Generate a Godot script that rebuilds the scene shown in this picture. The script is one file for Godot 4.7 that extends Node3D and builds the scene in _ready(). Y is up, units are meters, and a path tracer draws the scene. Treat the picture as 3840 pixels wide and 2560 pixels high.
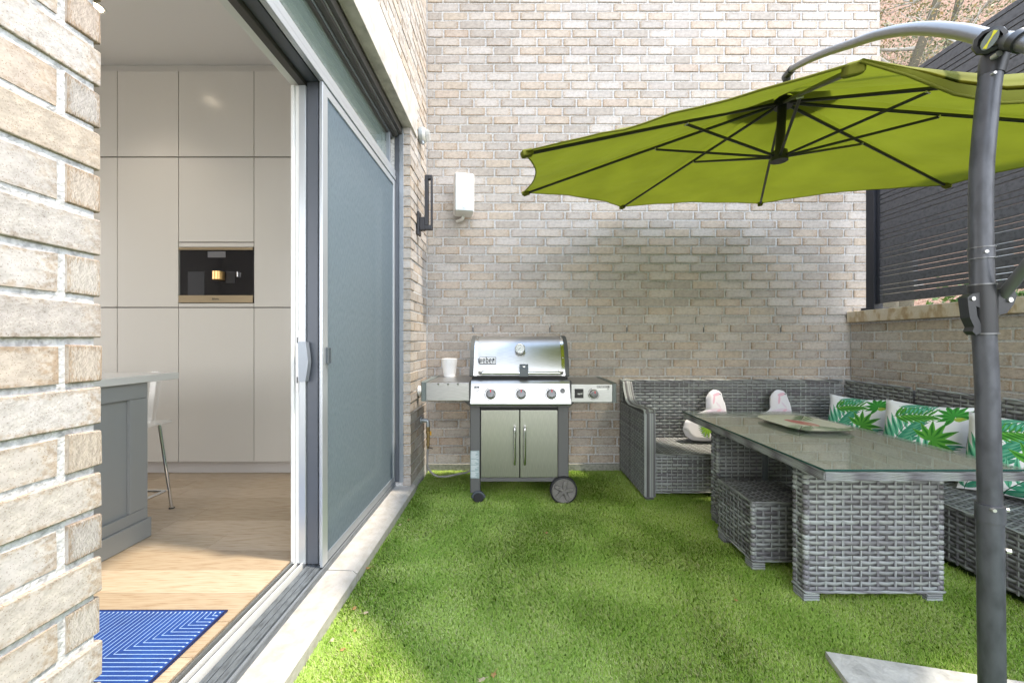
extends Node3D
# Back courtyard of a brick house: grill, wicker corner set and cantilever parasol on artificial turf, kitchen seen through the open sliding door.
# The camera stands at x = 0, z = 0, H above the turf and looks along -z. F is its focal length in pixels of the 3840 x 2560 photograph.
const F := 1493.0
const H := 1.183
const DB := 3.641
const CP := 0.0794      # brick course pitch
const LP := 0.2349      # brick length pitch
var rng := RandomNumberGenerator.new()
var used := {}
var M := {}
var brick_meshes: Array = []
var brick_mbs: Array = []
var corner_meshes: Array = []
var corner_mbs: Array = []
var brick_mats: Array = []

class MB:
	var v := PackedVector3Array()
	var n := PackedVector3Array()
	var u := PackedVector2Array()
	var c := PackedColorArray()
	var i := PackedInt32Array()
	var col := Color(1, 1, 1)
	var xf := Transform3D.IDENTITY
	func vert(p: Vector3, nn: Vector3, uv := Vector2.ZERO) -> int:
		v.push_back(xf * p); n.push_back((xf.basis * nn).normalized()); u.push_back(uv); c.push_back(col)
		return v.size() - 1
	func tri(a: int, b: int, d: int, out: Vector3) -> void:
		if (v[b] - v[a]).cross(v[d] - v[a]).dot(xf.basis * out) > 0.0:
			i.push_back(a); i.push_back(d); i.push_back(b)
		else:
			i.push_back(a); i.push_back(b); i.push_back(d)
	func quad(a: Vector3, b: Vector3, d: Vector3, e: Vector3, uvs := [Vector2(0, 0), Vector2(1, 0), Vector2(1, 1), Vector2(0, 1)]) -> void:
		var nn := (b - a).cross(e - a)
		if nn.length() < 1e-12:
			nn = (d - b).cross(e - b)
		nn = nn.normalized()
		var k := vert(a, nn, uvs[0]); vert(b, nn, uvs[1]); vert(d, nn, uvs[2]); vert(e, nn, uvs[3])
		for q in [k, k + 2, k + 1, k, k + 3, k + 2]:
			i.push_back(q)
	func rbox(lo: Vector3, hi: Vector3, bev := 0.003, jit: RandomNumberGenerator = null, amt := 0.0) -> void:
		var s := hi - lo
		bev = minf(bev, minf(s.x, minf(s.y, s.z)) * 0.45)
		var id := {}
		for cx in 2:
			for cy in 2:
				for cz in 2:
					var sg := Vector3(cx * 2 - 1, cy * 2 - 1, cz * 2 - 1)
					var corner := Vector3(hi.x if cx else lo.x, hi.y if cy else lo.y, hi.z if cz else lo.z)
					if jit:
						corner += Vector3(jit.randf_range(-amt, amt), jit.randf_range(-amt, amt), jit.randf_range(-amt, amt) * 0.5)
					for a in 3:
						var p := corner
						for b in 3:
							if b != a:
								p[b] -= sg[b] * bev
						var nn := Vector3.ZERO
						nn[a] = sg[a]
						var o1 := (a + 1) % 3
						var o2 := (a + 2) % 3
						id[[cx, cy, cz, a]] = vert(p, nn, Vector2((p[o1] - lo[o1]) / maxf(s[o1], 1e-6), (p[o2] - lo[o2]) / maxf(s[o2], 1e-6)))
		for a in 3:
			var b := (a + 1) % 3
			var d := (a + 2) % 3
			for sa in 2:
				var q := []
				for w in [[0, 0], [1, 0], [1, 1], [0, 1]]:
					var k := [0, 0, 0]
					k[a] = sa; k[b] = w[0]; k[d] = w[1]
					q.append(id[[k[0], k[1], k[2], a]])
				var out := Vector3.ZERO
				out[a] = sa * 2 - 1
				tri(q[0], q[1], q[2], out); tri(q[0], q[2], q[3], out)
			for sb in 2:
				for sd in 2:
					var k0 := [0, 0, 0]
					k0[b] = sb; k0[d] = sd
					var k1 := k0.duplicate()
					k1[a] = 1
					var out := Vector3.ZERO
					out[b] = sb * 2 - 1; out[d] = sd * 2 - 1
					var q := [id[[k0[0], k0[1], k0[2], b]], id[[k1[0], k1[1], k1[2], b]], id[[k1[0], k1[1], k1[2], d]], id[[k0[0], k0[1], k0[2], d]]]
					tri(q[0], q[1], q[2], out); tri(q[0], q[2], q[3], out)
		for cx in 2:
			for cy in 2:
				for cz in 2:
					tri(id[[cx, cy, cz, 0]], id[[cx, cy, cz, 1]], id[[cx, cy, cz, 2]], Vector3(cx * 2 - 1, cy * 2 - 1, cz * 2 - 1))
	func tube(path: Array, rad, sides := 10, caps := true) -> void:
		var m := path.size()
		var t0: Vector3 = (path[1] - path[0]).normalized()
		var up := Vector3.UP if absf(t0.y) < 0.9 else Vector3.RIGHT
		var e1 := t0.cross(up).normalized()
		var rings := []
		for k in m:
			var t: Vector3
			if k == 0: t = (path[1] - path[0]).normalized()
			elif k == m - 1: t = (path[k] - path[k - 1]).normalized()
			else: t = ((path[k + 1] - path[k]).normalized() + (path[k] - path[k - 1]).normalized()).normalized()
			e1 = (e1 - t * e1.dot(t)).normalized()
			var e2 := t.cross(e1)
			var r: float = rad[k] if rad is Array else rad
			var ring := []
			for s in sides + 1:
				var a := TAU * s / sides
				var nn := e1 * cos(a) + e2 * sin(a)
				ring.append(vert(path[k] + nn * r, nn, Vector2(float(s) / sides, float(k) / m)))
			rings.append(ring)
		for k in m - 1:
			for s in sides:
				var out: Vector3 = n[rings[k][s]] + n[rings[k][s + 1]]
				out = xf.basis.inverse() * out
				tri(rings[k][s], rings[k][s + 1], rings[k + 1][s + 1], out)
				tri(rings[k][s], rings[k + 1][s + 1], rings[k + 1][s], out)
		if caps:
			for e in 2:
				var k := 0 if e == 0 else m - 1
				var d: Vector3 = (path[0] - path[1]).normalized() if e == 0 else (path[m - 1] - path[m - 2]).normalized()
				var ctr := vert(path[k], d)
				var pr := -1
				for s in sides + 1:
					var q := vert(xf.affine_inverse() * v[rings[k][s]], d)
					if pr >= 0: tri(ctr, pr, q, d)
					pr = q
	func lathe(prof: Array, segs := 24, sharp := true) -> void:
		# prof: Vector2(radius, y) listed from the bottom outside upwards
		for k in prof.size() - 1:
			var p0: Vector2 = prof[k]
			var p1: Vector2 = prof[k + 1]
			var d := (p1 - p0).normalized()
			var nn := Vector2(d.y, -d.x)
			var na := nn
			var nb := nn
			if not sharp:
				if k > 0:
					var dp: Vector2 = (p0 - prof[k - 1]).normalized()
					na = (nn + Vector2(dp.y, -dp.x)).normalized()
				if k < prof.size() - 2:
					var dn: Vector2 = (prof[k + 2] - p1).normalized()
					nb = (nn + Vector2(dn.y, -dn.x)).normalized()
			var pa := -1
			var pb := -1
			for s in segs + 1:
				var a := TAU * s / segs
				var dir := Vector3(cos(a), 0, sin(a))
				var q0 := vert(dir * p0.x + Vector3(0, p0.y, 0), dir * na.x + Vector3(0, na.y, 0), Vector2(float(s) / segs, float(k) / prof.size()))
				var q1 := vert(dir * p1.x + Vector3(0, p1.y, 0), dir * nb.x + Vector3(0, nb.y, 0), Vector2(float(s) / segs, float(k + 1) / prof.size()))
				if pa >= 0:
					var out := dir * nn.x + Vector3(0, nn.y, 0)
					if p0.x > 1e-6: tri(pa, q0, q1, out)
					if p1.x > 1e-6: tri(pa, q1, pb, out)
				pa = q0; pb = q1
	func prism(poly: PackedVector2Array, z0: float, z1: float) -> void:
		# polygon in x, y between z0 (back) and z1 (front)
		var idx := Geometry2D.triangulate_polygon(poly)
		for side in 2:
			var z := z1 if side else z0
			var nn := Vector3(0, 0, 1 if z1 > z0 else -1) * (1.0 if side else -1.0)
			var k0 := v.size()
			for p in poly: vert(Vector3(p.x, p.y, z), nn, p)
			for t in range(0, idx.size(), 3): tri(k0 + idx[t], k0 + idx[t + 1], k0 + idx[t + 2], nn)
		var ctr := Vector2.ZERO
		for p in poly: ctr += p / poly.size()
		var cw := Geometry2D.is_polygon_clockwise(poly)
		for k in poly.size():
			var a := poly[k]
			var b := poly[(k + 1) % poly.size()]
			var d := (b - a).normalized()
			var nn := Vector3(d.y, -d.x, 0) * (-1.0 if cw else 1.0)
			var q := [vert(Vector3(a.x, a.y, z0), nn), vert(Vector3(b.x, b.y, z0), nn), vert(Vector3(b.x, b.y, z1), nn), vert(Vector3(a.x, a.y, z1), nn)]
			tri(q[0], q[1], q[2], nn); tri(q[0], q[2], q[3], nn)
	func add(o: MB, t: Transform3D) -> void:
		var k := v.size()
		var nb := t.basis.inverse().transposed()
		for q in o.v.size():
			v.push_back(t * o.v[q]); n.push_back((nb * o.n[q]).normalized()); u.push_back(o.u[q]); c.push_back(o.c[q])
		for q in o.i: i.push_back(k + q)
	func arrays() -> Array:
		var a := []
		a.resize(Mesh.ARRAY_MAX)
		a[Mesh.ARRAY_VERTEX] = v; a[Mesh.ARRAY_NORMAL] = n; a[Mesh.ARRAY_TEX_UV] = u; a[Mesh.ARRAY_COLOR] = c; a[Mesh.ARRAY_INDEX] = i
		return a
	func mesh() -> ArrayMesh:
		var m := ArrayMesh.new()
		if v.size() > 0: m.add_surface_from_arrays(Mesh.PRIMITIVE_TRIANGLES, arrays())
		return m

func lin(r: float, g: float, b: float) -> Color:
	return Color(r, g, b).linear_to_srgb()
func pt(px: float, py: float, d: float) -> Vector3:
	return Vector3((px - 1920.0) * d / F, H - (py - 1280.0) * d / F, -d)
func numbered(s: String) -> String:
	if not used.has(s):
		used[s] = 0
		return s
	used[s] += 1
	return "%s_%03d" % [s, used[s]]
func thing(called: String, label: String, category: String, group := "") -> Node3D:
	var o := Node3D.new()
	o.name = numbered(called)
	add_child(o)
	tag(o, label, category, group)
	return o
func tag(o: Node, label: String, category: String, group := "") -> void:
	o.set_meta("label", label); o.set_meta("category", category)
	if group: o.set_meta("group", group)
func at_base(o: Node3D) -> void:
	# puts the thing's origin at the middle of its base, leaving its parts where they are
	var b := AABB()
	var first := true
	for ch in o.get_children():
		if ch is MeshInstance3D and ch.mesh:
			var bb: AABB = ch.transform * ch.mesh.get_aabb()
			b = bb if first else b.merge(bb)
			first = false
	var p := Vector3(b.get_center().x, b.position.y, b.get_center().z)
	for ch in o.get_children(): ch.position -= p
	o.position += p
func obj(called: String, mb: MB, m: Material, parent: Node = null) -> MeshInstance3D:
	return obm(called, mb.mesh(), m, parent)
func obm(called: String, mesh: Mesh, m: Material, parent: Node = null) -> MeshInstance3D:
	var o := MeshInstance3D.new()
	o.mesh = mesh
	if m: o.material_override = m
	o.name = numbered(called) if parent == null else called
	if parent == null: add_child(o)
	else: parent.add_child(o, true)
	return o
func structure(o: Node) -> Node:
	o.set_meta("kind", "structure")
	return o
func box(called: String, lo: Vector3, hi: Vector3, m: Material, parent: Node = null, bev := 0.003) -> MeshInstance3D:
	var b := MB.new()
	b.rbox(Vector3(minf(lo.x, hi.x), minf(lo.y, hi.y), minf(lo.z, hi.z)), Vector3(maxf(lo.x, hi.x), maxf(lo.y, hi.y), maxf(lo.z, hi.z)), bev)
	return obj(called, b, m, parent)
func pipe(called: String, path: Array, r, m: Material, parent: Node = null, sides := 12) -> MeshInstance3D:
	var b := MB.new()
	b.tube(path, r, sides)
	return obj(called, b, m, parent)
func curve(pts: Array, steps: int) -> Array:
	# Catmull-Rom through the points
	var out := []
	for k in pts.size() - 1:
		var p0: Vector3 = pts[maxi(k - 1, 0)]
		var p3: Vector3 = pts[mini(k + 2, pts.size() - 1)]
		for s in steps:
			out.append((pts[k] as Vector3).cubic_interpolate(pts[k + 1], p0, p3, float(s) / steps))
	out.append(pts[-1])
	return out
func text(called: String, s: String, size: float, m: Material, parent: Node, t: Transform3D, bold := false, sx := 1.0) -> void:
	var f := SystemFont.new()
	f.font_names = PackedStringArray(["Droid Sans"])
	f.font_weight = 700 if bold else 400
	var tm := TextMesh.new()
	tm.text = s
	tm.font = f
	tm.font_size = 64
	tm.pixel_size = size / 46.0
	tm.depth = 0.0012
	tm.curve_step = 4.0
	var o := obm(called, tm, m, parent)
	o.transform = t * Transform3D(Basis.from_scale(Vector3(sx, 1, 1)), Vector3.ZERO)

# ---------- materials ----------
func noise_tex(freq: float, ramp: Array, sz := 512, oct := 4, type := FastNoiseLite.TYPE_SIMPLEX_SMOOTH, sd := 1, nrm := 0.0) -> NoiseTexture2D:
	var nz := FastNoiseLite.new()
	nz.noise_type = type
	nz.frequency = freq
	nz.fractal_octaves = oct
	nz.seed = sd
	var t := NoiseTexture2D.new()
	t.width = sz; t.height = sz
	t.seamless = true
	t.noise = nz
	if nrm > 0.0:
		t.as_normal_map = true
		t.bump_strength = nrm
	else:
		var g := Gradient.new()
		var off := PackedFloat32Array()
		var cs := PackedColorArray()
		for k in ramp.size():
			off.append(ramp[k][0]); cs.append(ramp[k][1])
		g.offsets = off; g.colors = cs
		t.color_ramp = g
	return t
func grey(x: float) -> Color:
	return Color(x, x, x)
func mat(called: String, col: Color, rough := 0.6, metal := 0.0) -> StandardMaterial3D:
	var m := StandardMaterial3D.new()
	m.resource_name = called
	m.albedo_color = col
	m.roughness = rough
	m.metallic = metal
	M[called] = m
	return m
func tri_tex(m: StandardMaterial3D, tex: Texture2D, scale: Vector3, nrm: Texture2D = null, ns := 1.0, rough: Texture2D = null) -> void:
	m.uv1_triplanar = true
	m.uv1_world_triplanar = true
	m.uv1_scale = scale
	m.uv1_triplanar_sharpness = 4.0
	if tex: m.albedo_texture = tex
	if nrm:
		m.normal_enabled = true
		m.normal_texture = nrm
		m.normal_scale = ns
	if rough: m.roughness_texture = rough
func brick_face(sd: int, edge_dark: float, white: float) -> ImageTexture:
	# fired face of one brick: paler bloom in the middle, browner arrises, pits and whitewash flecks
	var w := 256
	var h := 84
	var im := Image.create(w, h, false, Image.FORMAT_RGB8)
	var a := FastNoiseLite.new(); a.seed = sd; a.frequency = 0.022; a.fractal_octaves = 4
	var b := FastNoiseLite.new(); b.seed = sd + 50; b.frequency = 0.16; b.fractal_octaves = 3
	var e := FastNoiseLite.new(); e.seed = sd + 90; e.frequency = 0.06; e.fractal_octaves = 3
	for y in h:
		for x in w:
			var ex := minf(x, w - 1 - x) / 46.0 + e.get_noise_2d(x, y) * 0.9
			var ey := minf(y, h - 1 - y) / 17.0 + e.get_noise_2d(x + 300, y) * 0.9
			var mid := smoothstep(0.0, 1.0, minf(ex, ey))
			var l := 0.925 + 0.12 * a.get_noise_2d(x, y * 1.4) + 0.08 * b.get_noise_2d(x, y)
			var cr := l; var cg := l; var cb := l
			var ed := (1.0 - mid) * edge_dark
			cr *= 1.0 - 0.12 * ed; cg *= 1.0 - 0.18 * ed; cb *= 1.0 - 0.25 * ed
			var wh := clampf((a.get_noise_2d(x * 1.2 + 900, y * 1.2) * 1.7 + white) * 1.6, 0.0, 1.0) * mid
			cr = lerpf(cr, 0.97, wh * 0.6); cg = lerpf(cg, 0.97, wh * 0.6); cb = lerpf(cb, 0.985, wh * 0.6)
			var pit := b.get_noise_2d(x * 2.3 + 77, y * 2.3)
			if pit < -0.52:
				cr *= 0.66; cg *= 0.60; cb *= 0.56
			im.set_pixel(x, y, Color(clampf(cr, 0, 1), clampf(cg, 0, 1), clampf(cb, 0, 1)))
	return ImageTexture.create_from_image(im)
func make_materials() -> void:
	var bump_fine := noise_tex(0.06, [], 512, 4, FastNoiseLite.TYPE_SIMPLEX_SMOOTH, 5, 3.0)
	var bump_coarse := noise_tex(0.02, [], 512, 5, FastNoiseLite.TYPE_SIMPLEX_SMOOTH, 9, 4.0)
	var mottle := noise_tex(0.012, [[0.0, grey(0.78)], [0.5, grey(0.92)], [1.0, grey(1.0)]], 512, 5)
	var mottle2 := noise_tex(0.03, [[0.0, grey(0.70)], [0.45, grey(0.92)], [1.0, grey(1.0)]], 512, 5, FastNoiseLite.TYPE_SIMPLEX_SMOOTH, 3)
	var faces := [brick_face(11, 0.9, -0.25), brick_face(23, 0.5, 0.05), brick_face(37, 1.0, -0.05), brick_face(41, 0.3, -0.3), brick_face(59, 0.75, 0.25)]
	# base colours of the bricks (linear)
	var tints := [[0.60, 0.51, 0.42], [0.56, 0.53, 0.50], [0.49, 0.46, 0.43], [0.57, 0.48, 0.38], [0.62, 0.57, 0.51], [0.47, 0.43, 0.39], [0.60, 0.50, 0.41], [0.55, 0.49, 0.42], [0.43, 0.39, 0.35], [0.64, 0.61, 0.58], [0.56, 0.46, 0.38], [0.52, 0.48, 0.45]]
	for k in tints.size():
		var t: Array = tints[k]
		var tone := Color(t[0], t[1], t[2]).lerp(Color(0.565, 0.50, 0.44), 0.35) * 0.90
		var m := mat("fired_brick_%d" % k, lin(tone.r, tone.g, tone.b), 0.92)
		m.albedo_texture = faces[k % 5]
		m.normal_enabled = true
		m.normal_texture = bump_coarse
		m.normal_scale = 0.32
		brick_mats.append(m)
	var m: StandardMaterial3D
	m = mat("mortar", lin(0.66, 0.655, 0.65), 0.95); tri_tex(m, mottle2, Vector3(3, 3, 3), bump_fine, 0.9)
	m = mat("limestone", lin(0.62, 0.58, 0.53), 0.85); tri_tex(m, mottle, Vector3(1.3, 1.3, 1.3), bump_fine, 0.25)
	m = mat("concrete", lin(0.47, 0.45, 0.43), 0.85); tri_tex(m, noise_tex(0.02, [[0.0, Color(0.90, 0.88, 0.85)], [0.4, Color(0.96, 0.955, 0.945)], [0.75, Color(1, 1, 1)], [1.0, Color(0.94, 0.93, 0.92)]], 512, 6, FastNoiseLite.TYPE_SIMPLEX_SMOOTH, 15), Vector3(1.1, 1.1, 1.1), bump_fine, 0.35)
	m = mat("footing", lin(0.34, 0.34, 0.29), 0.95); tri_tex(m, mottle2, Vector3(2, 2, 2), bump_coarse, 0.7)
	m = mat("coping_stone", lin(0.56, 0.49, 0.39), 0.9); tri_tex(m, noise_tex(0.014, [[0.0, Color(0.72, 0.63, 0.50)], [0.33, Color(0.88, 0.82, 0.73)], [0.5, Color(0.98, 0.96, 0.92)], [1.0, Color(1, 1, 1)]], 512, 6, FastNoiseLite.TYPE_SIMPLEX_SMOOTH, 33), Vector3(1.6, 0.7, 1.6), bump_fine, 0.5)
	m = mat("sill_timber", lin(0.50, 0.40, 0.27), 0.9); tri_tex(m, mottle2, Vector3(4, 4, 0.6), bump_fine, 0.4)
	mat("frame_dark", lin(0.105, 0.115, 0.135), 0.42, 0.35)
	mat("frame_bronze", lin(0.075, 0.070, 0.068), 0.5, 0.2)
	mat("frame_grey", lin(0.30, 0.33, 0.37), 0.36, 0.5)
	mat("frame_silver", lin(0.52, 0.55, 0.58), 0.32, 0.6)
	mat("frame_white", lin(0.72, 0.72, 0.70), 0.4)
	mat("steel_satin", lin(0.62, 0.63, 0.64), 0.3, 1.0)
	m = mat("track_grey", lin(0.21, 0.235, 0.26), 0.45, 0.4); tri_tex(m, mottle2, Vector3(3, 3, 1), null)
	mat("rubber_black", lin(0.02, 0.02, 0.022), 0.75)
	m = mat("glass_pane", Color(0.72, 0.82, 0.78, 0.16), 0.03); m.transparency = BaseMaterial3D.TRANSPARENCY_ALPHA
	m = mat("insect_mesh", Color(0.45, 0.51, 0.55, 0.78), 0.65); m.transparency = BaseMaterial3D.TRANSPARENCY_ALPHA
	m.albedo_texture = noise_tex(0.05, [[0.0, Color(0.72, 0.75, 0.78)], [0.5, Color(0.9, 0.91, 0.92)], [1.0, Color(1, 1, 1)]], 512, 5); m.uv1_scale = Vector3(7, 2, 1)
	# kitchen
	mat("lacquer", lin(0.60, 0.575, 0.525), 0.2)
	mat("carcass", lin(0.10, 0.09, 0.08), 0.8)
	mat("plinth_white", lin(0.58, 0.55, 0.52), 0.5)
	mat("ceiling_paint", lin(0.78, 0.76, 0.73), 0.9)
	mat("wall_paint", lin(0.74, 0.72, 0.69), 0.9)
	mat("island_grey", lin(0.29, 0.30, 0.29), 0.5)
	mat("quartz", lin(0.68, 0.67, 0.63), 0.2)
	mat("black_glass", lin(0.012, 0.012, 0.014), 0.06)
	mat("latch_and_hole_shade", lin(0.006, 0.006, 0.008), 0.5)  # black painted in for shade inside holes, slots and niches; latch too
	mat("bronze_trim", lin(0.34, 0.27, 0.17), 0.35, 0.7)
	mat("brass", lin(0.72, 0.45, 0.18), 0.3, 0.9)
	mat("chrome", lin(0.72, 0.72, 0.72), 0.07, 1.0)
	m = mat("acrylic", Color(0.95, 0.97, 0.97, 0.12), 0.03); m.transparency = BaseMaterial3D.TRANSPARENCY_ALPHA
	var oak := [[0.50, 0.41, 0.30], [0.54, 0.45, 0.335], [0.46, 0.375, 0.27], [0.57, 0.475, 0.36]]
	var grain := noise_tex(0.03, [[0.0, Color(0.76, 0.68, 0.60)], [0.35, Color(0.93, 0.90, 0.87)], [1.0, Color(1, 1, 1)]], 512, 5, FastNoiseLite.TYPE_SIMPLEX_SMOOTH, 21)
	for k in 4:
		m = mat("oak_%d" % k, lin(oak[k][0], oak[k][1], oak[k][2]), 0.45)
		tri_tex(m, grain, Vector3(0.45, 3, 5.5 + k * 0.7), null)
	# grill
	var brush := noise_tex(0.05, [[0.0, grey(0.80)], [1.0, grey(1.0)]], 512, 4, FastNoiseLite.TYPE_SIMPLEX_SMOOTH, 77)
	m = mat("steel_brushed", lin(0.60, 0.60, 0.59), 0.36, 1.0)
	tri_tex(m, brush, Vector3(0.5, 22, 22), noise_tex(0.05, [], 512, 3, FastNoiseLite.TYPE_SIMPLEX_SMOOTH, 8, 1.2), 0.10)
	m = mat("steel_door", lin(0.55, 0.54, 0.50), 0.33, 1.0)
	tri_tex(m, brush, Vector3(22, 0.5, 22), noise_tex(0.05, [], 512, 3, FastNoiseLite.TYPE_SIMPLEX_SMOOTH, 18, 1.2), 0.10)
	mat("steel_polished", lin(0.66, 0.66, 0.65), 0.14, 1.0)
	m = mat("cart_paint", lin(0.115, 0.115, 0.115), 0.5, 0.2); tri_tex(m, null, Vector3(6, 6, 6), bump_fine, 0.15)
	m = mat("cast_dark", lin(0.085, 0.088, 0.085), 0.55, 0.3); tri_tex(m, null, Vector3(6, 6, 6), bump_fine, 0.2)
	mat("table_cap", lin(0.14, 0.165, 0.16), 0.5)
	mat("firebox", lin(0.03, 0.03, 0.03), 0.6)
	m = mat("hub_plastic", lin(0.20, 0.19, 0.175), 0.7); tri_tex(m, mottle2, Vector3(9, 9, 9), bump_fine, 0.3)
	mat("caster_plastic", lin(0.055, 0.065, 0.08), 0.5)
	mat("red_mark", lin(0.62, 0.02, 0.03), 0.4)
	mat("print_black", lin(0.02, 0.02, 0.02), 0.5)
	mat("print_white", lin(0.8, 0.8, 0.8), 0.6)
	mat("badge_silver", lin(0.75, 0.75, 0.74), 0.25, 0.6)
	mat("knob_face", lin(0.16, 0.16, 0.165), 0.35, 0.6)
	mat("lamp_grey", lin(0.10, 0.115, 0.125), 0.5)
	mat("sticker", lin(0.30, 0.37, 0.38), 0.7)
	mat("white_plastic", lin(0.74, 0.73, 0.70), 0.45)
	m = mat("speaker_grille", lin(0.56, 0.60, 0.61), 0.6, 0.1)
	m = mat("white_ceramic", lin(0.78, 0.78, 0.77), 0.35)
	mat("galvanised", lin(0.42, 0.46, 0.48), 0.45, 0.8)
	m = mat("brass_old", lin(0.42, 0.30, 0.14), 0.45, 0.85)
	mat("hose_grey", lin(0.30, 0.29, 0.28), 0.6)
	mat("yellow_tag", lin(0.75, 0.42, 0.02), 0.5)
	mat("yellow_tag_bright", lin(0.62, 0.58, 0.03), 0.5)
	mat("lamp_black", lin(0.035, 0.036, 0.042), 0.45, 0.2)
	mat("clear_lens", Color(0.86, 0.88, 0.88, 0.35), 0.1).transparency = BaseMaterial3D.TRANSPARENCY_ALPHA
	# wicker
	m = mat("wicker", Color(1, 1, 1), 0.42); m.vertex_color_use_as_albedo = true
	mat("wicker_backing", lin(0.15, 0.148, 0.15), 0.9)
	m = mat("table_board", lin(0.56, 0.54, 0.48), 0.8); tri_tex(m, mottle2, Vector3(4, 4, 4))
	m = mat("table_glass", Color(0.80, 0.90, 0.86, 0.08), 0.015); m.transparency = BaseMaterial3D.TRANSPARENCY_ALPHA; m.metallic_specular = 0.7
	mat("glass_edge", lin(0.02, 0.075, 0.065), 0.15)
	# parasol
	m = mat("canopy_fabric", lin(0.225, 0.235, 0.022), 0.85); m.backlight_enabled = true; m.backlight = lin(0.62, 0.72, 0.5)
	tri_tex(m, noise_tex(0.006, [[0.0, grey(0.90)], [1.0, grey(1.0)]], 512, 5, FastNoiseLite.TYPE_SIMPLEX_SMOOTH, 44), Vector3(0.8, 0.8, 0.8), noise_tex(0.008, [], 512, 3, FastNoiseLite.TYPE_SIMPLEX_SMOOTH, 45, 6.0), 0.5)
	m = mat("pole_paint", lin(0.095, 0.10, 0.115), 0.4, 0.35); tri_tex(m, noise_tex(0.02, [[0.0, grey(0.7)], [0.6, grey(0.95)], [1.0, grey(1.0)]], 512, 5, FastNoiseLite.TYPE_SIMPLEX_SMOOTH, 71), Vector3(3, 1.2, 3), bump_fine, 0.06)
	m = mat("arm_paint", lin(0.16, 0.165, 0.17), 0.35, 0.5)
	mat("rib_paint", lin(0.028, 0.028, 0.031), 0.45, 0.2)
	mat("joint_plastic", lin(0.022, 0.023, 0.026), 0.42)
	mat("bolt_zinc", lin(0.6, 0.6, 0.58), 0.35, 0.9)
	# fence, ground, plants
	m = mat("fence_slat", lin(0.105, 0.105, 0.115), 0.5, 0.1); tri_tex(m, mottle2, Vector3(2, 2, 2), bump_fine, 0.1)
	mat("fence_post", lin(0.022, 0.024, 0.032), 0.45, 0.2)
	m = mat("turf_backing", lin(0.07, 0.14, 0.02), 1.0); tri_tex(m, mottle2, Vector3(6, 6, 6), bump_coarse, 1.0)
	m = mat("turf_blade", Color(1, 1, 1), 0.55); m.vertex_color_use_as_albedo = true; m.backlight_enabled = true; m.backlight = lin(0.06, 0.12, 0.01)
	m = mat("ground_soil", lin(0.30, 0.285, 0.26), 1.0); tri_tex(m, mottle2, Vector3(1, 1, 1), bump_coarse, 1.0)
	m = mat("paver_stone", lin(0.72, 0.70, 0.66), 0.85); tri_tex(m, mottle, Vector3(2, 2, 2), bump_fine, 0.3)
	m = mat("bark", lin(0.12, 0.105, 0.07), 0.95); tri_tex(m, mottle2, Vector3(5, 1.5, 5), bump_coarse, 1.2)
	m = mat("twig", lin(0.33, 0.31, 0.27), 0.95)
	m = mat("leaf", Color(1, 1, 1), 0.6); m.vertex_color_use_as_albedo = true; m.backlight_enabled = true; m.backlight = lin(0.07, 0.10, 0.02)
	m = mat("dead_leaf", lin(0.42, 0.24, 0.09), 0.8)
	m = mat("dead_leaf_pale", lin(0.55, 0.45, 0.30), 0.8)
	m = mat("pink_brick_wall", lin(0.44, 0.31, 0.25), 0.95); tri_tex(m, noise_tex(0.03, [[0.0, Color(0.62, 0.55, 0.5)], [0.45, Color(0.92, 0.88, 0.85)], [1.0, Color(1, 1, 1)]], 512, 6, FastNoiseLite.TYPE_SIMPLEX_SMOOTH, 91), Vector3(0.8, 0.8, 0.8), bump_coarse, 1.0)
	mat("far_window", lin(0.16, 0.19, 0.22), 0.1)
	m = mat("rug_weave", Color(1, 1, 1), 0.95); m.albedo_texture = rug_print(); m.normal_enabled = true; m.normal_texture = bump_fine; m.normal_scale = 0.5
	m = mat("leaf_print", Color(1, 1, 1), 0.85); m.albedo_texture = leaf_print()
	m = mat("bird_print", Color(1, 1, 1), 0.8); m.albedo_texture = bird_print()
	m = mat("white_cotton", lin(0.72, 0.72, 0.74), 0.9)
	m = mat("platter_print", Color(1, 1, 1), 0.22); m.albedo_texture = platter_print()
	m = mat("dial_print", Color(1, 1, 1), 0.3); m.albedo_texture = dial_print()

# ---------- flat prints ----------
func fill_leaf(im: Image, base: Vector2, dir: float, length: float, width: float, a: Color, b: Color) -> void:
	# one pointed leaflet with a darker vein, painted into the print
	var d := Vector2(cos(dir), sin(dir))
	var s := Vector2(-d.y, d.x)
	var steps := int(length * 1.6)
	for k in steps:
		var t := float(k) / steps
		var w := width * sin(PI * pow(t, 0.75)) * (1.0 - 0.25 * t)
		var q := -w
		while q <= w:
			var p := base + d * length * t + s * q
			var x := int(p.x)
			var y := int(p.y)
			if x >= 0 and y >= 0 and x < im.get_width() and y < im.get_height():
				var e := absf(q) / maxf(w, 0.5)
				im.set_pixel(x, y, a.lerp(b, clampf(0.25 + 0.7 * e + 0.25 * sin(t * 9.0 + q * 0.25), 0, 1)) if absf(q) > 0.8 else a.darkened(0.35))
			q += 0.6
func frond(im: Image, base: Vector2, dir: float, length: float, leaflets: int, a: Color, b: Color) -> void:
	for k in leaflets:
		var t := 0.08 + 0.9 * k / leaflets
		var p := base + Vector2(cos(dir + 0.2 * t), sin(dir + 0.2 * t)) * length * t
		var l := length * (0.52 - 0.30 * absf(t - 0.35))
		fill_leaf(im, p, dir - 0.85 + 0.3 * t, l, l * 0.105, a, b)
		fill_leaf(im, p, dir + 0.85 - 0.3 * t, l, l * 0.105, b.darkened(0.1), a)
	fill_leaf(im, base, dir + 0.1, length, 1.6, a.darkened(0.3), a.darkened(0.3))
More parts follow.
